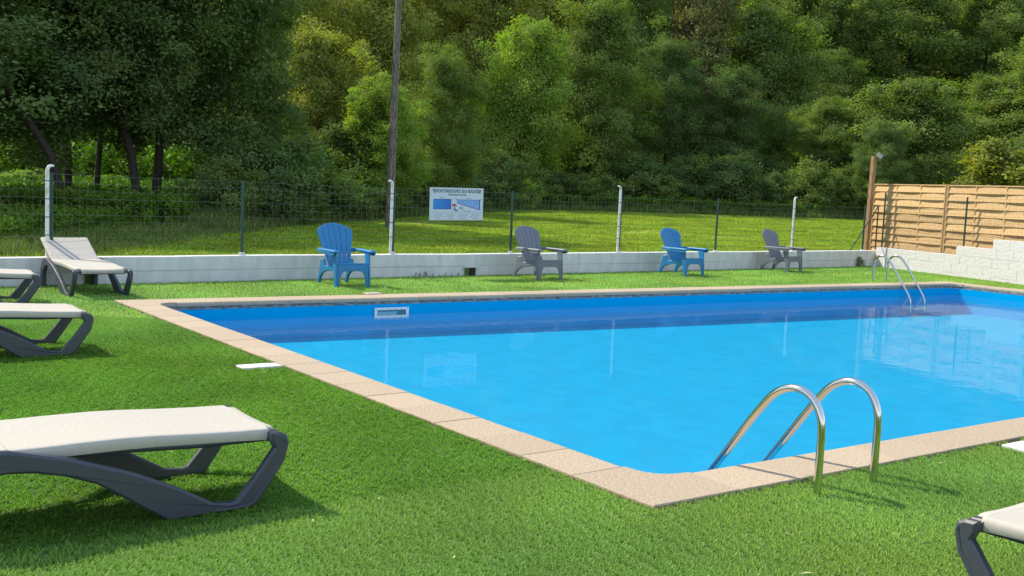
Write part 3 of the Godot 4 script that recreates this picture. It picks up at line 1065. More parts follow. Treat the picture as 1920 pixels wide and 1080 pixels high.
func build_fence() -> void:
	var o := thing("wire_fence", "green wire mesh fence on posts along the low white wall", "fence")
	var posts := [[-11.25, 1.55, 0], [-8.36, 1.55, 1], [-5.48, 1.55, 0], [-2.70, 1.56, -1], [0.0, 1.57, 0], [2.90, 1.60, -1], [6.06, 1.61, 0], [8.95, 1.62, 1], [12.1, 1.60, 0]]
	for p in posts:
		var s := Shape.new()
		var base := wall_at(p[0] + (0.035 if p[2] else 0.0), 0.36, -0.1)
		s.tube([base, base + Vector3(0, p[1] - 0.37, 0), base + Vector3(0, p[1] - 0.355, 0)], [0.024, 0.024, 0.012], 10)
		var po := part("fence_post", s, M.green_metal, o)
		var f := Shape.new()
		f.box(base + Vector3(0, 0.045, 0), Vector3(0.075, 0.05, 0.075), 0.006)
		part("foot", f, M.white, po)
		if p[2] != 0:
			var c := Shape.new()
			var q := wall_at(p[0] - 0.03, 0.385, -0.07)
			var h: float = p[1] + 0.07 + (0.07 if p[0] > 0.0 and p[0] < 5.0 else 0.0)
			var hook: Vector3 = WD * (0.05 * p[2])
			c.tube([q, q + Vector3(0, h - 0.5, 0), q + Vector3(0, h - 0.42, 0), q + Vector3(0, h - 0.375, 0) + hook * 0.35, q + Vector3(0, h - 0.36, 0) + hook, q + Vector3(0, h - 0.365, 0) + hook * 1.7], [0.026, 0.026, 0.026, 0.023, 0.018, 0.014], 12)
			var cp := part("conduit", c, M.pipe, o)
			tag(cp, "white plastic pipe strapped to the fence post")
			for y in [0.3, 0.55, 0.8, 1.05]:
				var st := Shape.new()
				st.tube([q + Vector3(0, y - 0.006, 0), q + Vector3(0, y + 0.006, 0)], [0.0275, 0.0275], 10)
				part("strap", st, M.dark, cp)
	for i in posts.size() - 1:
		fence_bay(wall_at(posts[i][0], 0, -0.1), wall_at(posts[i + 1][0], 0, -0.1), 0.44, 1.53, o)
	# round the corner, along the stepped wall
	var cor := wall_at(12.1, 0, -0.1)
	var list := [[-0.15, 0.45, 1.96], [2.77, 0.68, 1.90], [5.6, 0.94, 2.0]]
	for q in list:
		var s := Shape.new()
		var b := right_at(q[0], q[1], -0.1)
		s.tube([b, Vector3(b.x, q[2] - 0.01, b.z), Vector3(b.x, q[2], b.z)], [0.022, 0.022, 0.012], 10)
		part("fence_post", s, M.green_metal, o)
	var br := Shape.new()
	var a := right_at(-0.4, 1.60, -0.1)
	br.tube([Vector3(a.x, 0.42, a.z), a], [0.018, 0.018], 8)
	br.tube([a, wall_at(11.55, 0.42, -0.1)], [0.016, 0.016], 8)
	part("strut", br, M.green_metal, o)
	fence_bay(right_at(-0.15, 0, -0.1), right_at(2.77, 0, -0.1), 0.56, 1.88, o)
	fence_bay(right_at(2.77, 0, -0.1), right_at(5.6, 0, -0.1), 0.98, 1.88, o)

func build_wood_fence() -> void:
	var at := right_at(-0.92, 0, -0.32)
	var o := thing("slatted_fence", "new woven timber panel fence behind the stepped white wall", "fence", at, atan2(-RD.z, RD.x))
	var x := 0.06
	for pn in 3:
		var l: float = [2.76, 2.86, 2.9][pn]
		var panel := Node3D.new()
		panel.name = "panel" if pn == 0 else "panel_%03d" % pn
		o.add_child(panel, true)
		panel.position = Vector3(x, 0, 0)
		for r in 10:
			var y := 0.30 + r * 0.187
			var sgn := 1.0 if r % 2 == 0 else -1.0
			var rings := []
			var h := 0.196 + rng.randf_range(-0.004, 0.004)
			for i in 19:
				var t := i / 18.0
				var z := 0.012 * sin(t * PI * 3.0) * sgn
				var px := t * (l - 0.08)
				rings.append([Vector3(px, y, z + 0.012), Vector3(px, y + 0.003, z + 0.03), Vector3(px, y + 0.012, z + 0.033), Vector3(px, y + h, z - 0.012), Vector3(px, y + h, z - 0.03)])
			var s := Shape.new()
			s.loft(rings, true, true, true)
			part("slat", s, M.boards[rng.randi() % 4], panel)
		for k in [1, 2]:
			var b := Shape.new()
			b.box(Vector3((l - 0.08) * k / 3.0, 1.24, 0), Vector3(0.035, 1.9, 0.05), 0.004)
			part("batten", b, M.boards[k], panel)
		var tr := Shape.new()
		tr.box(Vector3(l / 2 - 0.04, 2.178, 0), Vector3(l - 0.03, 0.03, 0.05), 0.005)
		part("top_rail", tr, M.boards[0], panel)
		for e in [0.0, l - 0.09]:
			var fr := Shape.new()
			fr.box(Vector3(e + 0.005, 1.22, 0), Vector3(0.04, 1.88, 0.075), 0.006)
			part("edge_rail", fr, M.boards[1], panel)
		x += l
		var p := Shape.new()
		p.box(Vector3(x - 0.035, 1.2, -0.02), Vector3(0.075, 2.0, 0.09), 0.006)
		part("fence_post", p, M.post_wood, o)
	# tall post with a floodlight, at the fence's end
	var tp := thing("timber_post", "tall square timber post at the wall corner where the slatted fence begins", "post", Vector3(9.565, 0.1, -28.37), 0.5)
	var s := Shape.new()
	s.box(Vector3(0, 1.4, 0), Vector3(0.115, 2.83, 0.115), 0.008, Basis(Vector3.BACK, -0.014))
	part("post", s, M.post_wood, tp)
	var fl := thing("floodlight", "small grey floodlight tilted on top of the tall timber post", "floodlight", Vector3(9.60, 2.885, -28.33), -0.5)
	var hd := Shape.new()
	var tilt := Basis(Vector3.BACK, -0.62) * Basis(Vector3.RIGHT, 0.5)
	hd.box(Vector3(0.12, 0.05, 0.03), Vector3(0.175, 0.13, 0.045), 0.01, tilt)
	part("housing", hd, plain(Color(0.22, 0.23, 0.22), 0.5), fl)
	var gl := Shape.new()
	gl.box(Vector3(0.12, 0.05, 0.03) + tilt * Vector3(0, 0, 0.025), Vector3(0.145, 0.10, 0.008), 0.002, tilt)
	part("lens", gl, plain(Color(0.62, 0.66, 0.60), 0.2), fl)
	var bk := Shape.new()
	bk.tube([Vector3(-0.03, 0.0, 0), Vector3(0.0, 0.06, 0), Vector3(0.10, 0.06, 0.01)], [0.014, 0.014, 0.014], 6)
	part("bracket", bk, M.dark, fl)

# ------------------------------------------------------------------ pole and sign
func build_pole_and_sign() -> void:
	var o := thing("utility_pole", "weathered square wooden utility pole rising behind the fence", "utility pole", Vector3(-3.605, 0.2, -30.0), 0.62)
	var s := Shape.new()
	var rings := []
	for i in 9:
		var y := -0.3 + i * 1.2
		var r := lerpf(0.098, 0.062, i / 8.0)
		var q := Vector3(0.0105 * y, y, 0)
		var ring := []
		for k in [[-1, -0.75], [-1, 0.75], [-0.75, 1], [-0.25, 1], [-0.2, 0.88], [0.2, 0.88], [0.25, 1], [0.75, 1], [1, 0.75], [1, -0.75], [0.75, -1], [-0.75, -1]]:
			ring.append(q + Vector3(k[0] * r, 0, k[1] * r))
		rings.append(ring)
	s.loft(rings, true, true, true)
	part("shaft", s, M.pole, o)
	var cb := Shape.new()
	var cpts := []
	for i in 8:
		var y := 1.3 + i * 1.1
		cpts.append(Vector3(0.0105 * y - 0.105 + 0.006 * sin(i * 2.0), y, 0.05))
	cb.tube(cpts, [0.008, 0.008, 0.008, 0.008, 0.008, 0.008, 0.008, 0.008], 6)
	part("cable", cb, M.wire, o)

	var sg := thing("depth_sign", "white pool depth notice board hung on the wire fence", "sign", wall_at(-1.352, 1.29, -0.045), atan2(-WD.z, WD.x))
	sg.rotation.z = 0.016
	var W := 1.205
	var H := 0.585
	var b := Shape.new()
	b.box(Vector3(0, 0, 0), Vector3(W, H, 0.008), 0.002)
	part("board", b, plain(Color(0.66, 0.68, 0.66), 0.5), sg)
	var im := Image.create(640, 311, false, Image.FORMAT_RGB8)
	im.fill(Color(0.80, 0.83, 0.84))
	var ink := Color(0.28, 0.33, 0.38)
	var fillp := func(poly: PackedVector2Array, col: Color, col2: Color) -> void:
		var lo := poly[0]
		var hi := poly[0]
		for q in poly:
			lo = lo.min(q)
			hi = hi.max(q)
		for yy in range(int(lo.y), int(hi.y) + 1):
			for xx in range(int(lo.x), int(hi.x) + 1):
				if Geometry2D.is_point_in_polygon(Vector2(xx + 0.5, yy + 0.5), poly):
					im.set_pixel(clampi(xx, 0, 639), clampi(yy, 0, 310), col.lerp(col2, (xx - lo.x) / maxf(1.0, hi.x - lo.x)))
	fillp.call(PackedVector2Array([Vector2(34, 106), Vector2(250, 106), Vector2(250, 208), Vector2(34, 208)]), Color(0.12, 0.30, 0.52), Color(0.10, 0.26, 0.50))
	fillp.call(PackedVector2Array([Vector2(38, 112), Vector2(244, 112), Vector2(244, 204), Vector2(38, 204)]), Color(0.16, 0.55, 0.82), Color(0.16, 0.42, 0.76))
	fillp.call(PackedVector2Array([Vector2(320, 110), Vector2(606, 110), Vector2(606, 216), Vector2(600, 216), Vector2(320, 148)]), Color(0.25, 0.40, 0.58), Color(0.25, 0.40, 0.58))
	fillp.call(PackedVector2Array([Vector2(325, 114), Vector2(592, 114), Vector2(592, 206), Vector2(325, 143)]), Color(0.50, 0.66, 0.85), Color(0.52, 0.66, 0.86))
	fillp.call(PackedVector2Array([Vector2(300, 106), Vector2(330, 106), Vector2(330, 111), Vector2(300, 111)]), ink, ink)
	fillp.call(PackedVector2Array([Vector2(600, 106), Vector2(622, 106), Vector2(622, 111), Vector2(600, 111)]), ink, ink)
	for xx in range(326, 596):
		im.fill_rect(Rect2i(xx, int(112 + 2.5 * sin(xx * 0.11)), 1, 3), Color(0.25, 0.4, 0.58))
	for xx in range(16, 626):
		im.fill_rect(Rect2i(xx, int(240 + 2.5 * sin(xx * 0.13)), 1, 2), ink)
	var dome := PackedVector2Array()
	for i in 13:
		dome.append(Vector2(286 + 30 * cos(PI + PI * i / 12.0) + i * 0.2, 176 + 26 * sin(PI + PI * i / 12.0) + (4 if i in [2, 6, 10] else 0)))
	fillp.call(dome, Color(0.72, 0.22, 0.20), Color(0.80, 0.34, 0.28))
	fillp.call(PackedVector2Array([Vector2(286, 176), Vector2(292, 176), Vector2(300, 205), Vector2(340, 224), Vector2(338, 228), Vector2(296, 222), Vector2(284, 200)]), Color(0.18, 0.12, 0.2), Color(0.14, 0.14, 0.2))
	fillp.call(PackedVector2Array([Vector2(262, 196), Vector2(272, 198), Vector2(284, 226), Vector2(270, 226)]), Color(0.62, 0.66, 0.7), Color(0.55, 0.6, 0.66))
	var faint := RandomNumberGenerator.new()
	faint.seed = 4
	for col in 4:      # the small print is too small to read in the photograph: lines only
		im.fill_rect(Rect2i(18 + col * 158, 274, 9, 9), ink)
		for row in 4:
			var half: int = [50, 46, 40, 28][row] + faint.randi_range(-6, 6)
			var cx := 92 + col * 152
			var xx := cx - half
			while xx < cx + half:
				var wl := faint.randi_range(4, 14)
				im.fill_rect(Rect2i(xx, 257 + row * 13, wl, 4), Color(0.45, 0.5, 0.54))
				xx += wl + 3
	for q in [[112, 92, 60], [432, 98, 54], [396, 222, 96], [66, 158, 40], [366, 132, 36], [536, 144, 32], [346, 182, 50], [340, 192, 62], [344, 202, 56]]:
		im.fill_rect(Rect2i(q[0], q[1], q[2], 4), Color(0.25, 0.36, 0.45))
	for side in 2:      # sprays of leaves in the two upper corners
		for i in 14:
			var bx := 18.0 + i * 2.6
			for j in 5:
				var px := int(bx + j * 2.4)
				var py := int(10 + i * 2.6 + j * (4 if i % 2 else -1))
				im.fill_rect(Rect2i(px if side == 0 else 636 - px, clampi(py, 2, 80), 3, 3), Color(0.42, 0.52, 0.48))
	var pm := StandardMaterial3D.new()
	pm.albedo_texture = ImageTexture.create_from_image(im)
	pm.roughness = 0.5
	var pr := QuadMesh.new()
	pr.size = Vector2(W - 0.02, H - 0.02)
	part("print", pr, pm, sg, Transform3D(Basis(), Vector3(0, 0, 0.0062)))
	var font := SystemFont.new()
	font.font_names = PackedStringArray(["Droid Sans"])
	font.font_weight = 700
	for q in [["PROFONDEURS DU BASSIN", 0.235, 1.06, 0.062], ["Swimming Pool Depth", 0.165, 0.40, 0.034]]:
		var t := TextMesh.new()
		t.text = q[0]
		t.font = font
		t.font_size = 48
		t.pixel_size = 0.001
		t.depth = 0.0008
		t.curve_step = 2.0
		var bb := t.get_aabb()
		var sx: float = q[2] / bb.size.x
		var sy: float = q[3] / (bb.size.y * (0.8 if q[0][0] == "S" else 1.0))
		part("lettering", t, plain(Color(0.05, 0.065, 0.08), 0.7), sg, Transform3D(Basis().scaled(Vector3(sx, sy, 1)), Vector3(0, q[1] - bb.get_center().y * sy, 0.0075)))

# ------------------------------------------------------------------ furniture
func build_furniture() -> void:
	var p := lounger_proto("sun lounger lying flat in the foreground at the left edge")
	p.position = Vector3(-1.447, TURF, -5.30)
	p.rotation.y = atan2(0.60 * -1.0, -0.80)
	var rows := [[Vector3(-4.045, TURF, -9.335), Vector3(-0.81, 0, 0.59), 0.0, "white sun lounger half cut by the left edge, level with the shaft lid"], [Vector3(-5.89, TURF, -12.44), Vector3(-0.85, 0, 0.52), 0.0, "sun lounger whose foot end peeks in at the left edge before the raised one"], [Vector3(-5.32, TURF, -13.40), Vector3(-0.614, 0, -0.789), 0.441, "sun lounger with its back raised, standing before the low white wall"], [Vector3(2.26, TURF, -4.25), Vector3(0.60, 0, 0.80), 0.0, "sun lounger corner in the bottom right foreground"]]
	var all := [p]
	for r in rows:
		all.append(copy(p, "sun_lounger", r[3], r[0], atan2(-r[1].z, r[1].x)))
	for i in all.size():
		lounger_back(all[i], 0.0 if i == 0 else rows[i - 1][2])
	var b := chair_proto("garden_chair", "blue slatted resin armchair nearest the utility pole", M.blue)
	var g := chair_proto("garden_chair", "grey slatted resin armchair right of the drain hole", M.grey)
	b.position = Vector3(-2.66, TURF, -16.36)
	b.rotation.y = deg_to_rad(34)
	g.position = Vector3(0.46, TURF, -19.17)
	g.rotation.y = deg_to_rad(39)
	copy(b, "garden_chair", "blue slatted resin armchair between the two grey chairs", Vector3(3.51, TURF, -21.75), deg_to_rad(39))
	copy(g, "garden_chair", "grey slatted resin armchair nearest the far pool ladder", Vector3(6.23, TURF, -24.25), deg_to_rad(42))

# ------------------------------------------------------------------ plants
func build_plants() -> void:
	make_crowns()
	var list := [
		[-14.56, -27.0, 0.30, 2.46, 11.83, 3.58, "ash", "deep", "dark broad tree at the left edge, its trunk leaning steeply left", -11.37, 0.10],
		[-13.73, -23.5, 0.30, 2.42, 10.46, 3.60, "ash", "deep", "dark tree overhanging the picture's left edge in front of the others", -11.50, 0.13],
		[-13.26, -30.0, 0.30, 2.43, 12.81, 3.06, "ash", "deep", "tall dark tree with a straight trunk behind the white-backed raised lounger", -12.77, 0.10],
		[-13.08, -34.0, 0.30, 3.17, 12.94, 2.78, "alder", "deep", "dark tree with a thin pale-edged trunk between two thick leaning trunks", -13.69, 0.09],
		[-11.81, -29.0, 0.30, 2.59, 12.75, 3.11, "alder", "deep", "dark tree whose trunk leans steeply to the left behind the fence", -10.37, 0.11],
		[-9.90, -30.0, 0.30, 2.58, 13.23, 3.21, "ash", "deep", "big dark tree on a thick forked trunk left of the mesh fence's green post", -10.36, 0.12],
		[-8.28, -33.0, 0.30, 0.96, 7.72, 1.60, "alder", "deep", "low dark tree standing in shade beside the yellow-green maple", -8.08, 0.11],
		[-30.85, -64.0, 4.10, 4.30, 9.69, 4.90, "ash", "mid", "green tree beyond the sunny clearing, between the two leftmost trunks", -30.65, 0.21],
		[-26.15, -66.0, 5.34, 5.54, 10.18, 4.04, "alder", "mid", "green tree beyond the sunny clearing, right of the straight trunk", -25.95, 0.18],
		[-20.83, -64.0, 4.10, 4.30, 10.12, 3.92, "maple", "olive", "olive green tree behind the thick forked trunk", -20.63, 0.18],
		[-34.28, -62.0, 2.96, 3.16, 9.85, 4.74, "alder", "mid", "green tree cut by the left edge beyond the clearing", -34.08, 0.20],
		[-16.23, -60.0, 0.99, 1.41, 13.26, 3.67, "ash", "mid", "tall green tree behind the low shaded tree", -16.03, 0.17],
		[-7.56, -40.0, 0.42, 0.93, 7.36, 2.14, "maple", "olive", "yellow-green maple left of the wooden utility pole", -7.36, 0.12],
		[-11.47, -52.0, 0.71, 1.76, 13.83, 3.45, "alder", "olive", "tall olive green tree rising behind the yellow-green maple", -11.27, 0.16],
		[-8.14, -56.0, 0.80, 2.81, 14.42, 3.14, "maple", "olive", "pale olive tree whose top shows just left of the pole's top", -7.94, 0.15],
		[-4.81, -37.0, 0.35, 0.70, 5.19, 1.51, "maple", "fresh", "bright fresh green maple directly behind the utility pole", -4.61, 0.11],
		[-2.94, -43.0, 0.49, 0.69, 7.38, 1.76, "alder", "mid", "mid green tree right of the utility pole, above the depth sign", -2.74, 0.11],
		[-5.84, -64.0, 0.90, 6.67, 16.40, 2.94, "ash", "olive", "olive tree high behind the pole with brownish bare twigs", -5.64, 0.15],
		[-2.54, -66.0, 0.90, 5.00, 17.96, 3.54, "maple", "olive", "tall yellow-green tree above the right end of the depth sign", -2.34, 0.17],
		[0.28, -54.0, 0.76, 0.96, 10.10, 2.62, "maple", "fresh", "leafy tree with yellow-green top sprays above the first grey chair", 0.48, 0.14],
		[4.21, -58.0, 0.85, 1.05, 12.60, 3.11, "ash", "mid", "broad tree with light top and dark skirt left of the second blue chair", 4.41, 0.15],
		[2.26, -74.0, 2.96, 8.60, 20.53, 4.15, "maple", "olive", "olive tree reaching the picture's top between pole and poplar", 2.46, 0.18],
		[7.21, -72.0, 1.97, 3.95, 18.84, 3.31, "alder", "mid", "dark green tree beside the poplar's left flank", 7.41, 0.16],
		[8.77, -63.0, 0.90, 1.10, 11.26, 2.57, "ash", "deep", "dark tree standing in front of the poplar's foot", 8.97, 0.14],
		[11.47, -69.0, 0.99, 3.02, 19.31, 1.94, "poplar", "brown", "slim upright poplar with brownish vertical twigs", 11.67, 0.12],
		[16.02, -70.0, 1.22, 3.23, 14.49, 3.75, "maple", "mid", "big green tree just right of the poplar with a sunlit crown", 16.22, 0.17],
		[12.75, -62.0, 0.90, 1.10, 9.45, 2.53, "alder", "deep", "dark low tree behind the green post right of the second blue chair", 12.95, 0.14],
		[21.77, -76.0, 4.10, 4.70, 12.62, 3.68, "ash", "mid", "green tree behind the rounded tree near the floodlight post", 21.97, 0.17],
		[17.70, -61.0, 0.90, 1.10, 7.74, 2.65, "alder", "mid", "rounded mid green tree left of the floodlight post", 17.90, 0.14],
		[22.08, -60.0, 0.90, 1.10, 8.67, 3.83, "maple", "mid", "large rounded green tree behind the first slatted fence panel", 22.28, 0.17],
		[29.55, -66.0, 0.90, 1.44, 10.33, 4.04, "ash", "mid", "green tree behind the bronze bush at the right edge", 29.75, 0.18],
		[31.59, -62.0, 0.90, 1.10, 12.10, 4.11, "alder", "mid", "green tree cut by the right edge above the fence", 31.79, 0.18],
		[19.39, -56.0, 0.80, 1.20, 6.12, 1.71, "alder", "deep", "narrow dark green tree right behind the floodlight", 19.59, 0.11],
		[-42.84, -83.6, 18.04, 18.84, 29.89, 5.16, "wood3", "mid", "broad green tree low on the wooded slope, above the leftmost lounger", -42.84, 0.20],
		[-40.28, -86.2, 20.00, 20.80, 32.62, 4.72, "wood", "mid", "bushy green tree low on the wooded slope, above the leftmost lounger", -40.28, 0.20],
		[-32.64, -81.1, 16.12, 16.92, 25.78, 5.17, "wood2", "deep", "bushy dark green tree low on the wooded slope, above the leaning trunks", -32.64, 0.20],
		[-29.35, -87.6, 21.11, 21.91, 31.85, 5.13, "wood", "mid", "bushy green tree low on the wooded slope, above the thick forked trunk", -29.35, 0.20],
		[-22.58, -86.6, 20.32, 21.12, 31.72, 3.72, "wood3", "mid", "dense green tree low on the wooded slope, above the fence's green post", -22.58, 0.20],
		[-15.95, -80.6, 13.33, 14.13, 25.67, 4.99, "wood2", "mid", "broad green tree low on the wooded slope, above the first blue chair", -15.95, 0.20],
		[-12.53, -83.6, 13.55, 14.35, 25.10, 4.44, "wood3", "olive", "bushy olive green tree low on the wooded slope, above the first blue chair", -12.53, 0.20],
		[-6.77, -82.9, 9.69, 10.49, 19.24, 3.96, "wood2", "deep", "bushy dark green tree low on the wooded slope, above the depth sign", -6.77, 0.20],
		[-0.98, -86.0, 10.85, 11.65, 22.35, 4.49, "wood", "olive", "dense olive green tree low on the wooded slope, above the first grey chair", -0.98, 0.20],
		[3.41, -81.5, 7.69, 8.49, 16.99, 3.80, "wood", "mid", "bushy green tree low on the wooded slope, above the first grey chair", 3.41, 0.20],
		[8.90, -81.4, 7.58, 8.38, 20.20, 4.27, "wood2", "deep", "broad dark green tree low on the wooded slope, above the second blue chair", 8.90, 0.20],
		[13.92, -81.2, 7.49, 8.29, 19.29, 4.77, "wood", "mid", "rounded green tree low on the wooded slope, above the poplar", 13.92, 0.20],
		[19.82, -87.2, 11.77, 12.57, 24.00, 3.95, "wood", "olive", "broad olive green tree low on the wooded slope, above the last grey chair", 19.82, 0.20],
		[24.33, -83.7, 9.21, 10.01, 20.66, 3.81, "wood", "mid", "dense green tree low on the wooded slope, above the last white post", 24.33, 0.20],
		[30.35, -83.4, 9.03, 9.83, 19.98, 4.95, "wood", "mid", "broad green tree low on the wooded slope, above the first fence panel", 30.35, 0.20],
		[36.04, -82.7, 8.49, 9.29, 18.95, 3.84, "wood3", "mid", "dense green tree low on the wooded slope, above the bronze bush", 36.04, 0.20],
		[40.65, -84.2, 9.59, 10.39, 21.06, 4.23, "wood3", "mid", "dense green tree low on the wooded slope, above the fence's right end", 40.65, 0.20],
		[-51.77, -101.1, 31.54, 32.34, 41.32, 3.72, "wood2", "mid", "broad green tree halfway up the wooded slope, above the leftmost lounger", -51.77, 0.20],
		[-43.58, -96.1, 27.67, 28.47, 39.98, 4.69, "wood3", "mid", "broad green tree halfway up the wooded slope, above the leaning trunks", -43.58, 0.20],
		[-38.82, -100.8, 31.34, 32.14, 43.35, 4.09, "wood", "olive", "rounded olive green tree halfway up the wooded slope, above the leaning trunks", -38.82, 0.20],
		[-31.62, -100.6, 31.16, 31.96, 42.02, 5.11, "wood2", "olive", "dense olive green tree halfway up the wooded slope, above the thick forked trunk", -31.62, 0.20],
		[-27.83, -101.3, 31.72, 32.52, 43.05, 4.66, "wood3", "mid", "bushy green tree halfway up the wooded slope, above the fence's green post", -27.83, 0.20],
		[-19.64, -97.7, 28.68, 29.48, 39.45, 4.67, "wood2", "olive", "bushy olive green tree halfway up the wooded slope, above the first blue chair", -19.64, 0.20],
		[-15.76, -101.2, 28.98, 29.78, 39.13, 4.61, "wood3", "deep", "broad dark green tree halfway up the wooded slope, above the first blue chair", -15.76, 0.20],
		[-7.63, -97.9, 21.36, 22.16, 33.85, 4.38, "wood2", "mid", "broad green tree halfway up the wooded slope, above the depth sign", -7.63, 0.20],
		[-1.95, -97.5, 19.45, 20.25, 29.71, 5.03, "wood", "mid", "rounded green tree halfway up the wooded slope, above the first grey chair", -1.95, 0.20],
		[2.42, -95.4, 17.84, 18.64, 29.59, 4.86, "wood2", "mid", "broad green tree halfway up the wooded slope, above the first grey chair", 2.42, 0.20],
		[10.49, -99.6, 21.11, 21.91, 31.16, 4.67, "wood2", "deep", "dense dark green tree halfway up the wooded slope, above the second blue chair", 10.49, 0.20],
		[14.31, -96.0, 18.33, 19.13, 30.09, 4.76, "wood", "mid", "broad green tree halfway up the wooded slope, above the second blue chair", 14.31, 0.20],
		[19.96, -94.4, 17.10, 17.90, 27.35, 3.63, "wood", "mid", "rounded green tree halfway up the wooded slope, above the last grey chair", 19.96, 0.20],
		[26.20, -99.0, 20.61, 21.41, 31.76, 3.65, "wood3", "deep", "dense dark green tree halfway up the wooded slope, above the last white post", 26.20, 0.20],
		[32.58, -97.1, 19.16, 19.96, 31.10, 5.09, "wood2", "mid", "rounded green tree halfway up the wooded slope, above the floodlight", 32.58, 0.20],
		[40.34, -100.5, 21.78, 22.58, 33.73, 4.25, "wood3", "olive", "bushy olive green tree halfway up the wooded slope, above the first fence panel", 40.34, 0.20],
		[42.37, -94.2, 16.98, 17.78, 27.12, 3.67, "wood3", "deep", "bushy dark green tree halfway up the wooded slope, above the bronze bush", 42.37, 0.20],
		[50.80, -99.8, 21.25, 22.05, 32.08, 3.80, "wood3", "deep", "broad dark green tree halfway up the wooded slope, above the fence's right end", 50.80, 0.20],
		[-57.57, -119.8, 46.25, 47.05, 57.44, 3.82, "wood2", "mid", "broad green tree high on the wooded slope, above the leftmost lounger", -57.57, 0.20],
		[-50.66, -115.6, 42.94, 43.74, 55.79, 4.56, "wood2", "deep", "rounded dark green tree high on the wooded slope, above the leaning trunks", -50.66, 0.20],
		[-42.91, -118.6, 45.27, 46.07, 54.67, 4.62, "wood", "deep", "broad dark green tree high on the wooded slope, above the thick forked trunk", -42.91, 0.20],
		[-36.13, -114.7, 42.24, 43.04, 52.99, 3.89, "wood", "mid", "broad green tree high on the wooded slope, above the thick forked trunk", -36.13, 0.20],
		[-27.95, -113.3, 41.13, 41.93, 51.79, 4.45, "wood3", "mid", "bushy green tree high on the wooded slope, above the fence's green post", -27.95, 0.20],
		[-23.51, -113.0, 40.92, 41.72, 50.58, 4.16, "wood", "mid", "rounded green tree high on the wooded slope, above the first blue chair", -23.51, 0.20],
		[-17.02, -112.1, 38.31, 39.11, 49.00, 3.77, "wood", "mid", "bushy green tree high on the wooded slope, above the first blue chair", -17.02, 0.20],
		[-9.78, -115.7, 36.59, 37.39, 47.89, 4.07, "wood2", "mid", "broad green tree high on the wooded slope, above the depth sign", -9.78, 0.20],
		[-3.99, -117.5, 35.02, 35.82, 47.58, 3.81, "wood2", "olive", "broad olive green tree high on the wooded slope, above the depth sign", -3.99, 0.20],
		[2.29, -119.8, 36.82, 37.62, 47.60, 4.53, "wood2", "mid", "broad green tree high on the wooded slope, above the first grey chair", 2.29, 0.20],
		[8.24, -112.8, 31.31, 32.11, 40.33, 4.86, "wood2", "olive", "broad olive green tree high on the wooded slope, above the third white post", 8.24, 0.20],
		[16.60, -112.3, 30.95, 31.75, 41.91, 3.99, "wood", "deep", "rounded dark green tree high on the wooded slope, above the second blue chair", 16.60, 0.20],
		[23.19, -116.6, 34.26, 35.06, 45.87, 4.41, "wood3", "mid", "bushy green tree high on the wooded slope, above the poplar", 23.19, 0.20],
		[30.34, -115.5, 33.40, 34.20, 42.79, 5.10, "wood2", "mid", "dense green tree high on the wooded slope, above the last white post", 30.34, 0.20],
		[35.93, -119.6, 36.64, 37.44, 49.04, 3.91, "wood", "mid", "paler dense green tree high on the wooded slope, above the last white post", 35.93, 0.20],
		[43.49, -117.4, 34.90, 35.70, 47.69, 4.36, "wood3", "mid", "bushy green tree high on the wooded slope, above the first fence panel", 43.49, 0.20],
		[48.47, -115.8, 33.62, 34.42, 44.78, 3.60, "wood3", "deep", "broad dark green tree high on the wooded slope, above the bronze bush", 48.47, 0.20],
		[57.38, -118.0, 35.42, 36.22, 47.69, 5.06, "wood2", "olive", "bushy olive green tree high on the wooded slope, above the fence's right end", 57.38, 0.20],
		[-64.17, -140.9, 62.97, 63.77, 72.46, 3.85, "wood2", "mid", "rounded green tree near the top of the wooded slope, above the leaning trunks", -64.17, 0.20],
		[-56.14, -135.2, 58.46, 59.26, 69.42, 5.12, "wood3", "mid", "dense green tree near the top of the wooded slope, above the leaning trunks", -56.14, 0.20],
		[-46.76, -137.9, 60.60, 61.40, 70.40, 4.79, "wood3", "deep", "bushy dark green tree near the top of the wooded slope, above the thick forked trunk", -46.76, 0.20],
		[-39.65, -137.5, 60.28, 61.08, 71.01, 4.97, "wood", "mid", "rounded green tree near the top of the wooded slope, above the thick forked trunk", -39.65, 0.20],
		[-29.34, -134.4, 57.78, 58.58, 67.79, 4.48, "wood2", "mid", "bushy green tree near the top of the wooded slope, above the fence's green post", -29.34, 0.20],
		[-23.49, -136.8, 59.72, 60.52, 70.53, 4.20, "wood", "mid", "dense green tree near the top of the wooded slope, above the first blue chair", -23.49, 0.20],
		[-13.25, -134.1, 53.32, 54.12, 64.39, 3.63, "wood2", "deep", "dense dark green tree near the top of the wooded slope, above the utility pole", -13.25, 0.20],
		[-4.44, -135.7, 49.36, 50.16, 59.91, 4.45, "wood2", "mid", "dense green tree near the top of the wooded slope, above the depth sign", -4.44, 0.20],
		[2.71, -140.6, 53.25, 54.05, 65.41, 4.09, "wood", "mid", "rounded green tree near the top of the wooded slope, above the first grey chair", 2.71, 0.20],
		[10.74, -136.4, 49.86, 50.66, 60.73, 5.08, "wood", "mid", "broad green tree near the top of the wooded slope, above the third white post", 10.74, 0.20],
		[18.85, -134.2, 48.15, 48.95, 60.67, 4.09, "wood3", "mid", "dense green tree near the top of the wooded slope, above the second blue chair", 18.85, 0.20],
		[27.87, -135.2, 48.92, 49.72, 58.79, 4.93, "wood3", "olive", "broad olive green tree near the top of the wooded slope, above the last grey chair", 27.87, 0.20],
		[36.61, -137.7, 50.93, 51.73, 63.18, 5.14, "wood2", "deep", "dense dark green tree near the top of the wooded slope, above the last white post", 36.61, 0.20],
		[44.92, -136.0, 49.56, 50.36, 59.93, 5.11, "wood3", "deep", "bushy dark green tree near the top of the wooded slope, above the floodlight", 44.92, 0.20],
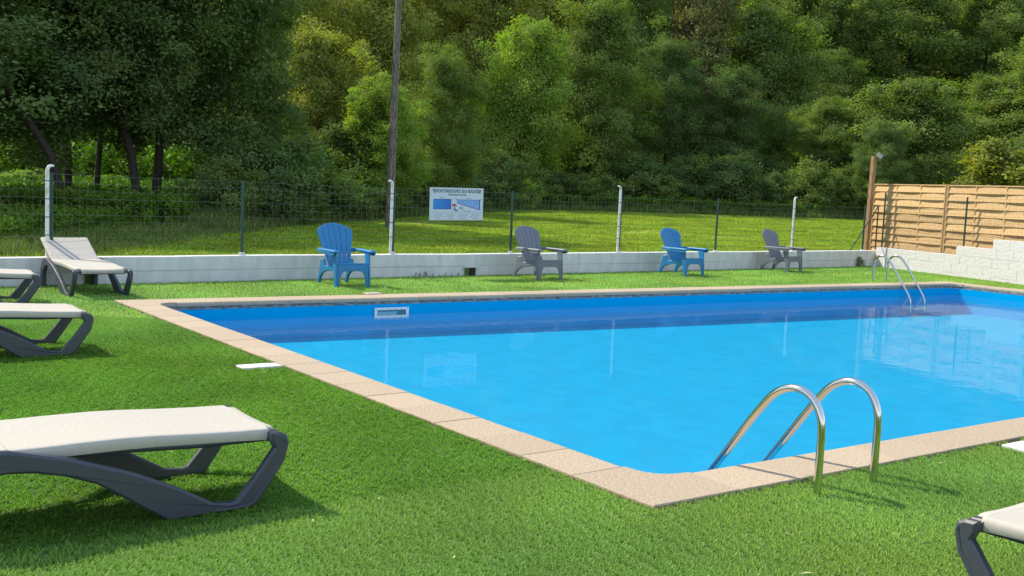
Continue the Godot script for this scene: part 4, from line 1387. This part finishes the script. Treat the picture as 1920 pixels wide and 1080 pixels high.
		[50.31, -134.3, 48.23, 49.03, 57.72, 4.36, "wood3", "mid", "broad green tree near the top of the wooded slope, above the first fence panel", 50.31, 0.20],
		[60.11, -134.7, 48.53, 49.33, 58.39, 3.70, "wood2", "mid", "dense green tree near the top of the wooded slope, above the bronze bush", 60.11, 0.20],
		[67.84, -136.6, 50.01, 50.81, 60.77, 4.46, "wood2", "olive", "rounded olive green tree near the top of the wooded slope, above the fence's right end", 67.84, 0.20],
	]
	var k := 0
	for t in list:
		tree(t, "poplar_tree" if t[6] == "poplar" else "tree", "trees of the wood behind the lawn" if t[1] > -80.0 else "trees on the wooded slope", k)
		k += 1
	var shrubs := [
		[-7.56, -27.2, 0.30, 0.20, 2.04, 1.03, "shrub", "mid", "low dark shrub in the thicket at the wood's foot, left of the fence's green post", -7.56, 0.04],
		[-7.11, -28.5, 0.30, 0.20, 2.64, 1.30, "shrub", "deep", "low dark shrub in the thicket at the wood's foot, behind the fence's green post", -7.11, 0.04],
		[-6.97, -29.8, 0.30, 0.20, 2.77, 1.60, "shrub", "deep", "tall dark shrub in the thicket at the wood's foot, right of the fence's green post", -6.97, 0.04],
		[-7.03, -32.3, 0.30, 0.20, 2.87, 1.84, "shrub", "mid", "leafy dark shrub in the thicket at the wood's foot, right of the fence's green post", -7.03, 0.04],
		[-6.50, -34.5, 0.30, 0.20, 1.98, 1.73, "shrub", "deep", "low dark shrub in the thicket at the wood's foot, left of the first blue chair", -6.50, 0.04],
		[-6.25, -37.2, 0.35, 0.25, 3.50, 1.76, "shrub", "deep", "tall dark shrub in the thicket at the wood's foot, behind the first blue chair", -6.25, 0.04],
		[-5.63, -39.5, 0.41, 0.31, 2.90, 0.95, "shrub", "deep", "tall dark shrub in the thicket at the wood's foot, right of the first blue chair", -5.63, 0.04],
		[-5.03, -40.4, 0.43, 0.33, 2.67, 1.38, "shrub", "deep", "low dark shrub in the thicket at the wood's foot, left of the utility pole", -5.03, 0.04],
		[-4.16, -42.2, 0.47, 0.37, 2.51, 1.19, "shrub", "mid", "low dark shrub in the thicket at the wood's foot, right of the utility pole", -4.16, 0.04],
		[-3.45, -44.1, 0.52, 0.42, 2.08, 0.95, "shrub", "mid", "low dark shrub in the thicket at the wood's foot, left of the depth sign", -3.45, 0.04],
		[-2.77, -45.0, 0.54, 0.44, 3.12, 0.97, "shrub", "deep", "tall dark shrub in the thicket at the wood's foot, behind the depth sign", -2.77, 0.04],
		[-1.92, -47.0, 0.59, 0.49, 2.13, 1.81, "shrub", "deep", "low dark shrub in the thicket at the wood's foot, right of the depth sign", -1.92, 0.04],
		[-0.80, -48.7, 0.63, 0.53, 3.37, 1.12, "shrub", "deep", "tall dark shrub in the thicket at the wood's foot, left of the first grey chair", -0.80, 0.04],
		[-0.05, -50.7, 0.68, 0.58, 2.88, 1.63, "shrub", "mid", "low dark shrub in the thicket at the wood's foot, left of the first grey chair", -0.05, 0.04],
		[0.70, -52.8, 0.73, 0.63, 2.48, 1.03, "shrub", "deep", "low dark shrub in the thicket at the wood's foot, behind the first grey chair", 0.70, 0.04],
		[1.78, -53.7, 0.75, 0.65, 2.56, 1.39, "shrub", "deep", "low dark shrub in the thicket at the wood's foot, right of the first grey chair", 1.78, 0.04],
		[3.03, -53.5, 0.74, 0.64, 2.50, 1.60, "shrub", "mid", "low dark shrub in the thicket at the wood's foot, left of the third white post", 3.03, 0.04],
		[3.31, -53.9, 0.75, 0.65, 2.27, 1.49, "shrub", "mid", "leafy dark shrub in the thicket at the wood's foot, left of the third white post", 3.31, 0.04],
		[4.65, -54.7, 0.77, 0.67, 2.46, 1.03, "shrub", "deep", "low dark shrub in the thicket at the wood's foot, behind the third white post", 4.65, 0.04],
		[6.40, -55.7, 0.80, 0.70, 3.67, 1.63, "shrub", "deep", "tall dark shrub in the thicket at the wood's foot, left of the second blue chair", 6.40, 0.04],
		[7.29, -55.5, 0.79, 0.69, 2.72, 1.80, "shrub", "mid", "low dark shrub in the thicket at the wood's foot, behind the second blue chair", 7.29, 0.04],
		[8.52, -56.6, 0.82, 0.72, 3.64, 0.98, "shrub", "deep", "tall dark shrub in the thicket at the wood's foot, right of the second blue chair", 8.52, 0.04],
		[9.94, -57.0, 0.83, 0.73, 3.89, 1.58, "shrub", "mid", "tall dark shrub in the thicket at the wood's foot, behind the poplar", 9.94, 0.04],
		[10.98, -56.4, 0.81, 0.71, 3.51, 1.63, "shrub", "deep", "tall dark shrub in the thicket at the wood's foot, right of the poplar", 10.98, 0.04],
		[11.60, -56.5, 0.82, 0.72, 3.98, 1.86, "shrub", "deep", "leafy dark shrub in the thicket at the wood's foot, right of the poplar", 11.60, 0.04],
		[12.49, -56.7, 0.82, 0.72, 3.23, 1.60, "shrub", "deep", "tall dark shrub in the thicket at the wood's foot, left of the last grey chair", 12.49, 0.04],
		[13.94, -57.1, 0.83, 0.73, 3.11, 1.11, "shrub", "deep", "low dark shrub in the thicket at the wood's foot, right of the last grey chair", 13.94, 0.04],
		[15.07, -57.3, 0.83, 0.73, 2.64, 1.76, "shrub", "mid", "leafy dark shrub in the thicket at the wood's foot, right of the last grey chair", 15.07, 0.04],
		[15.93, -57.0, 0.83, 0.73, 3.89, 1.42, "shrub", "mid", "tall dark shrub in the thicket at the wood's foot, left of the last white post", 15.93, 0.04],
		[17.74, -57.8, 0.85, 0.75, 3.60, 1.38, "shrub", "mid", "tall dark shrub in the thicket at the wood's foot, right of the last white post", 17.74, 0.04],
		[18.80, -59.2, 0.88, 0.78, 3.62, 1.85, "shrub", "mid", "tall dark shrub in the thicket at the wood's foot, left of the floodlight", 18.80, 0.04],
		[19.58, -59.4, 0.89, 0.79, 3.89, 1.48, "shrub", "deep", "leafy dark shrub in the thicket at the wood's foot, left of the floodlight", 19.58, 0.04],
		[-19.97, -43.0, 0.49, 0.29, 1.53, 1.36, "shrub", "fresh", "sunlit bright green bush in the clearing between the two leftmost trunks", -19.97, 0.03],
		[-17.85, -46.0, 0.56, 0.36, 1.40, 0.89, "shrub", "fresh", "sunlit bright green bush seen between straight and leaning trunks", -17.85, 0.03],
		[-14.34, -41.0, 0.44, 0.24, 1.18, 0.75, "shrub", "fresh", "yellow-green bush at the foot of the thick forked trunk", -14.34, 0.03],
		[-20.30, -40.0, 0.42, 0.22, 1.21, 0.92, "shrub", "fresh", "bright green bush at the left edge behind the first trunk", -20.30, 0.03],
		[-20.88, -49.0, 0.64, 0.44, 1.18, 1.00, "shrub", "fresh", "bright green bush half hidden behind the straight dark trunk", -20.88, 0.03],
	]
	for t in shrubs:
		tree(t, "shrub", "dark shrubs along the wood's foot", k)
		k += 1
	tree([14.75, -32.0, 0.3, 0.6, 3.5, 1.65, "bush", "bronze", "bronze yellow bush showing over the slatted fence at the right edge", 14.75, 0.05], "bronze_bush", "", k)
	tree([0.55, -49.0, 0.6, 0.6, 2.05, 0.62, "shrub", "fresh", "small pale bush alone at the lawn's edge above the first grey chair", 0.55, 0.03], "shrub", "", k + 1)
	var rnd := RandomNumberGenerator.new()
	rnd.seed = 31
	# lawn grass
	var lawn_t := tuft(26, 0.22, 0.075, 0.014, Vector3(0.3, 0, 0.2), 0.5, rnd, Color(0.29, 0.38, 0.035), Color(0.44, 0.53, 0.07), 0.02)
	var spots := []
	var tries := 0
	while spots.size() < 52000 and tries < 400000:
		tries += 1
		var d := pow(rnd.randf(), 1.6) * 52.0 + 0.55
		var q := rnd.randf_range(-15.0, 40.0)
		var p := W0 + WD * q - WN * d
		if p.x < border(p.z) - 0.5 or p.z < -60.0 or absf(p.x) > 0.6 * -p.z + 2.0:
			continue
		var s := rnd.randf_range(0.7, 1.3)
		spots.append(Transform3D(Basis(Vector3.UP, rnd.randf() * TAU).scaled(Vector3(s, s, s)), Vector3(p.x, height(p.x, p.z) - 0.01, p.z)))
	scatter("lawn_grass", lawn_t, M.blade, spots, "mown lawn grass beyond the wire fence", self, 0.2)
	# rough growth at the left: tall grass and nettles
	var tall := tuft(16, 0.10, 0.62, 0.014, Vector3(0.15, 0, 0.1), 0.28, rnd, Color(0.10, 0.18, 0.035), Color(0.21, 0.27, 0.07), 0.08)
	var nett := leaves_plant(rnd)
	var ts := []
	var ns := []
	for i in 60000:
		var z := rnd.randf_range(-62.0, -14.0)
		var bx := border(z)
		var off := pow(rnd.randf(), 1.5) * 22.0
		var p := Vector3(bx - off + rnd.randfn() * 0.25, 0, z)
		if (p - W0).dot(WN) > -0.45 or absf(p.x) > 0.56 * -z + 2.0 or p.x > 36.0:
			continue
		p.y = height(p.x, z) - 0.03
		var s := rnd.randf_range(0.45, 1.0) * (0.65 if off < 0.6 else 1.0) * (0.62 if z > -24.0 else 1.0)
		var tf := Transform3D(Basis(Vector3.UP, rnd.randf() * TAU).scaled(Vector3(s, s, s)), p)
		if off < 1.7 or rnd.randf() < (0.3 if z > -26 else 0.6):
			ts.append(tf)
		else:
			ns.append(tf)
	var slope := []
	for i in 2600:
		var p := Vector3(rnd.randf_range(-42.0, -9.0), 0, rnd.randf_range(-80.0, -48.0))
		if p.x > border(maxf(p.z, -59.0)) - 4.0 and p.z > -59.0:
			continue
		p.y = height(p.x, p.z) - 0.05
		var s := rnd.randf_range(1.3, 2.6)
		slope.append(Transform3D(Basis(Vector3.UP, rnd.randf() * TAU).scaled(Vector3(s, s, s)), p))
	scatter("tall_grass", tall, M.blade, ts.slice(0, 18000), "tall unmown grass in front of the trees")
	scatter("nettles", nett, M.leaf_weed, ns.slice(0, 9000) + slope, "nettles and other leafy weeds under the left trees")
	# sparse weeds at the foot of the low wall
	var ws := []
	for i in 13:
		var p := wall_at(rnd.randf_range(-2.3, -1.25), TURF, 0.05 + rnd.randf() * 0.05)
		var s := rnd.randf_range(0.05, 0.12)
		ws.append(Transform3D(Basis(Vector3.UP, rnd.randf() * TAU).scaled(Vector3(s, s, s)), p))
	for i in 5:
		ws.append(Transform3D(Basis(Vector3.UP, rnd.randf() * TAU).scaled(Vector3.ONE * rnd.randf_range(0.15, 0.3)), wall_at(11.6 + rnd.randf() * 0.4, TURF, 0.1)))
	scatter("wall_weeds", nett, M.leaf_weed, ws, "small weeds at the foot of the low white wall")

func leaves_plant(rnd: RandomNumberGenerator) -> ArrayMesh:
	var cl := []
	for i in 9:
		var y := 0.12 + 0.09 * i
		cl.append([Vector3(rnd.randfn() * 0.10, y, rnd.randfn() * 0.10), Vector3(rnd.randfn(), 0.5, rnd.randfn()).normalized(), 0.14])
	M.leaf_weed = leafy(Color(0.6, 0.8, 0.2))
	M.leaf_weed.albedo_color = Color(0.14, 0.235, 0.03).linear_to_srgb()
	return leaves(cl, 11, 0.13, 0.6, 0.2, rnd)

# ------------------------------------------------------------------ the blades of the artificial turf
func build_turf() -> void:
	var rnd := RandomNumberGenerator.new()
	rnd.seed = 8
	var g0 := Color(0.14, 0.28, 0.045)
	var g1 := Color(0.325, 0.53, 0.105)
	var kinds := [[], [], [], []]
	# near tufts are small, far ones broad; the pile of the strip nearest the photographer lies the other way
	for band in [[-11.5, -1.6, 0.036, 0], [-30.0, -11.5, 0.085, 2]]:
		var step: float = band[2]
		var z: float = band[0]
		while z < band[1]:
			var reach := 0.52 * -z + 2.6
			var x := -reach
			while x < reach:
				var p := Vector3(x + rnd.randf_range(-0.5, 0.5) * step, 0, z + rnd.randf_range(-0.5, 0.5) * step)
				x += step
				if not inside_deck(p, 0.02 if band[3] == 0 else 0.045) or in_lid(p):
					continue
				p.y = TURF
				var near := (p - PB).dot(U) < 0.85
				var s := rnd.randf_range(0.85, 1.2)
				kinds[band[3] + (0 if near or (band[3] == 0 and rnd.randf() < smoothstep(8.0, 12.0, -z)) else 1)].append(Transform3D(Basis(Vector3.UP, rnd.randfn() * 0.5).scaled(Vector3(s, s, s)), p))
			z += step
	var lean_a := Vector3(-0.25, 0, -0.45)
	var lean_b := Vector3(0.5, 0, 0.8)
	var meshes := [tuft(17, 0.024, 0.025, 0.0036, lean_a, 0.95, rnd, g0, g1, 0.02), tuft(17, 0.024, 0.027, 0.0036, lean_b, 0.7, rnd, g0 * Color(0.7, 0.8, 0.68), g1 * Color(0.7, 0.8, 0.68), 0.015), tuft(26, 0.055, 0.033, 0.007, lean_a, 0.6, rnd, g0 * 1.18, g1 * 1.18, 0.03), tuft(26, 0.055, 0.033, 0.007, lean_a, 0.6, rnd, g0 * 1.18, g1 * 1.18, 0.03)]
	var names := ["bright strip of artificial turf blades nearest the photographer", "artificial turf blades beyond the seam left of the pool", "", "artificial turf blades between the pool and the walls"]
	for i in 4:
		if kinds[i].size() > 0:
			scatter("turf_blades", meshes[i], M.blade, kinds[i], names[i], self, 0.16)

	# a few dry blades and bits of leaf lying about
	var bits := []
	for i in 70:
		var z := -rnd.randf_range(3.5, 13.0)
		var p := Vector3(rnd.randf_range(-0.5, 0.5) * -z, 0.006, z)
		if inside_deck(p, 0.05):
			bits.append(Transform3D(Basis(Vector3.UP, rnd.randf() * TAU).scaled(Vector3.ONE * rnd.randf_range(0.6, 1.4)), p))
	var bit := Shape.new()
	bit.flat([Vector3(-0.022, 0, 0), Vector3(0, 0.003, 0.0045), Vector3(0.024, 0.002, 0.001), Vector3(0.002, 0.003, -0.004)], Vector3.UP)
	scatter("dry_leaf_bits", bit.done(), plain(Color(0.55, 0.50, 0.32), 0.8), bits, "small dry leaf bits scattered on the turf")

func in_lid(p: Vector3) -> bool:
	for q in [[Vector3(-2.145, 0, -8.885), 0.20, 0.13], [Vector3(3.60, 0, -7.04), 0.15, 0.17]]:
		var d: Vector3 = p - q[0]
		if absf(d.dot(V)) < q[1] and absf(d.dot(U)) < q[2]:
			return true
	return false
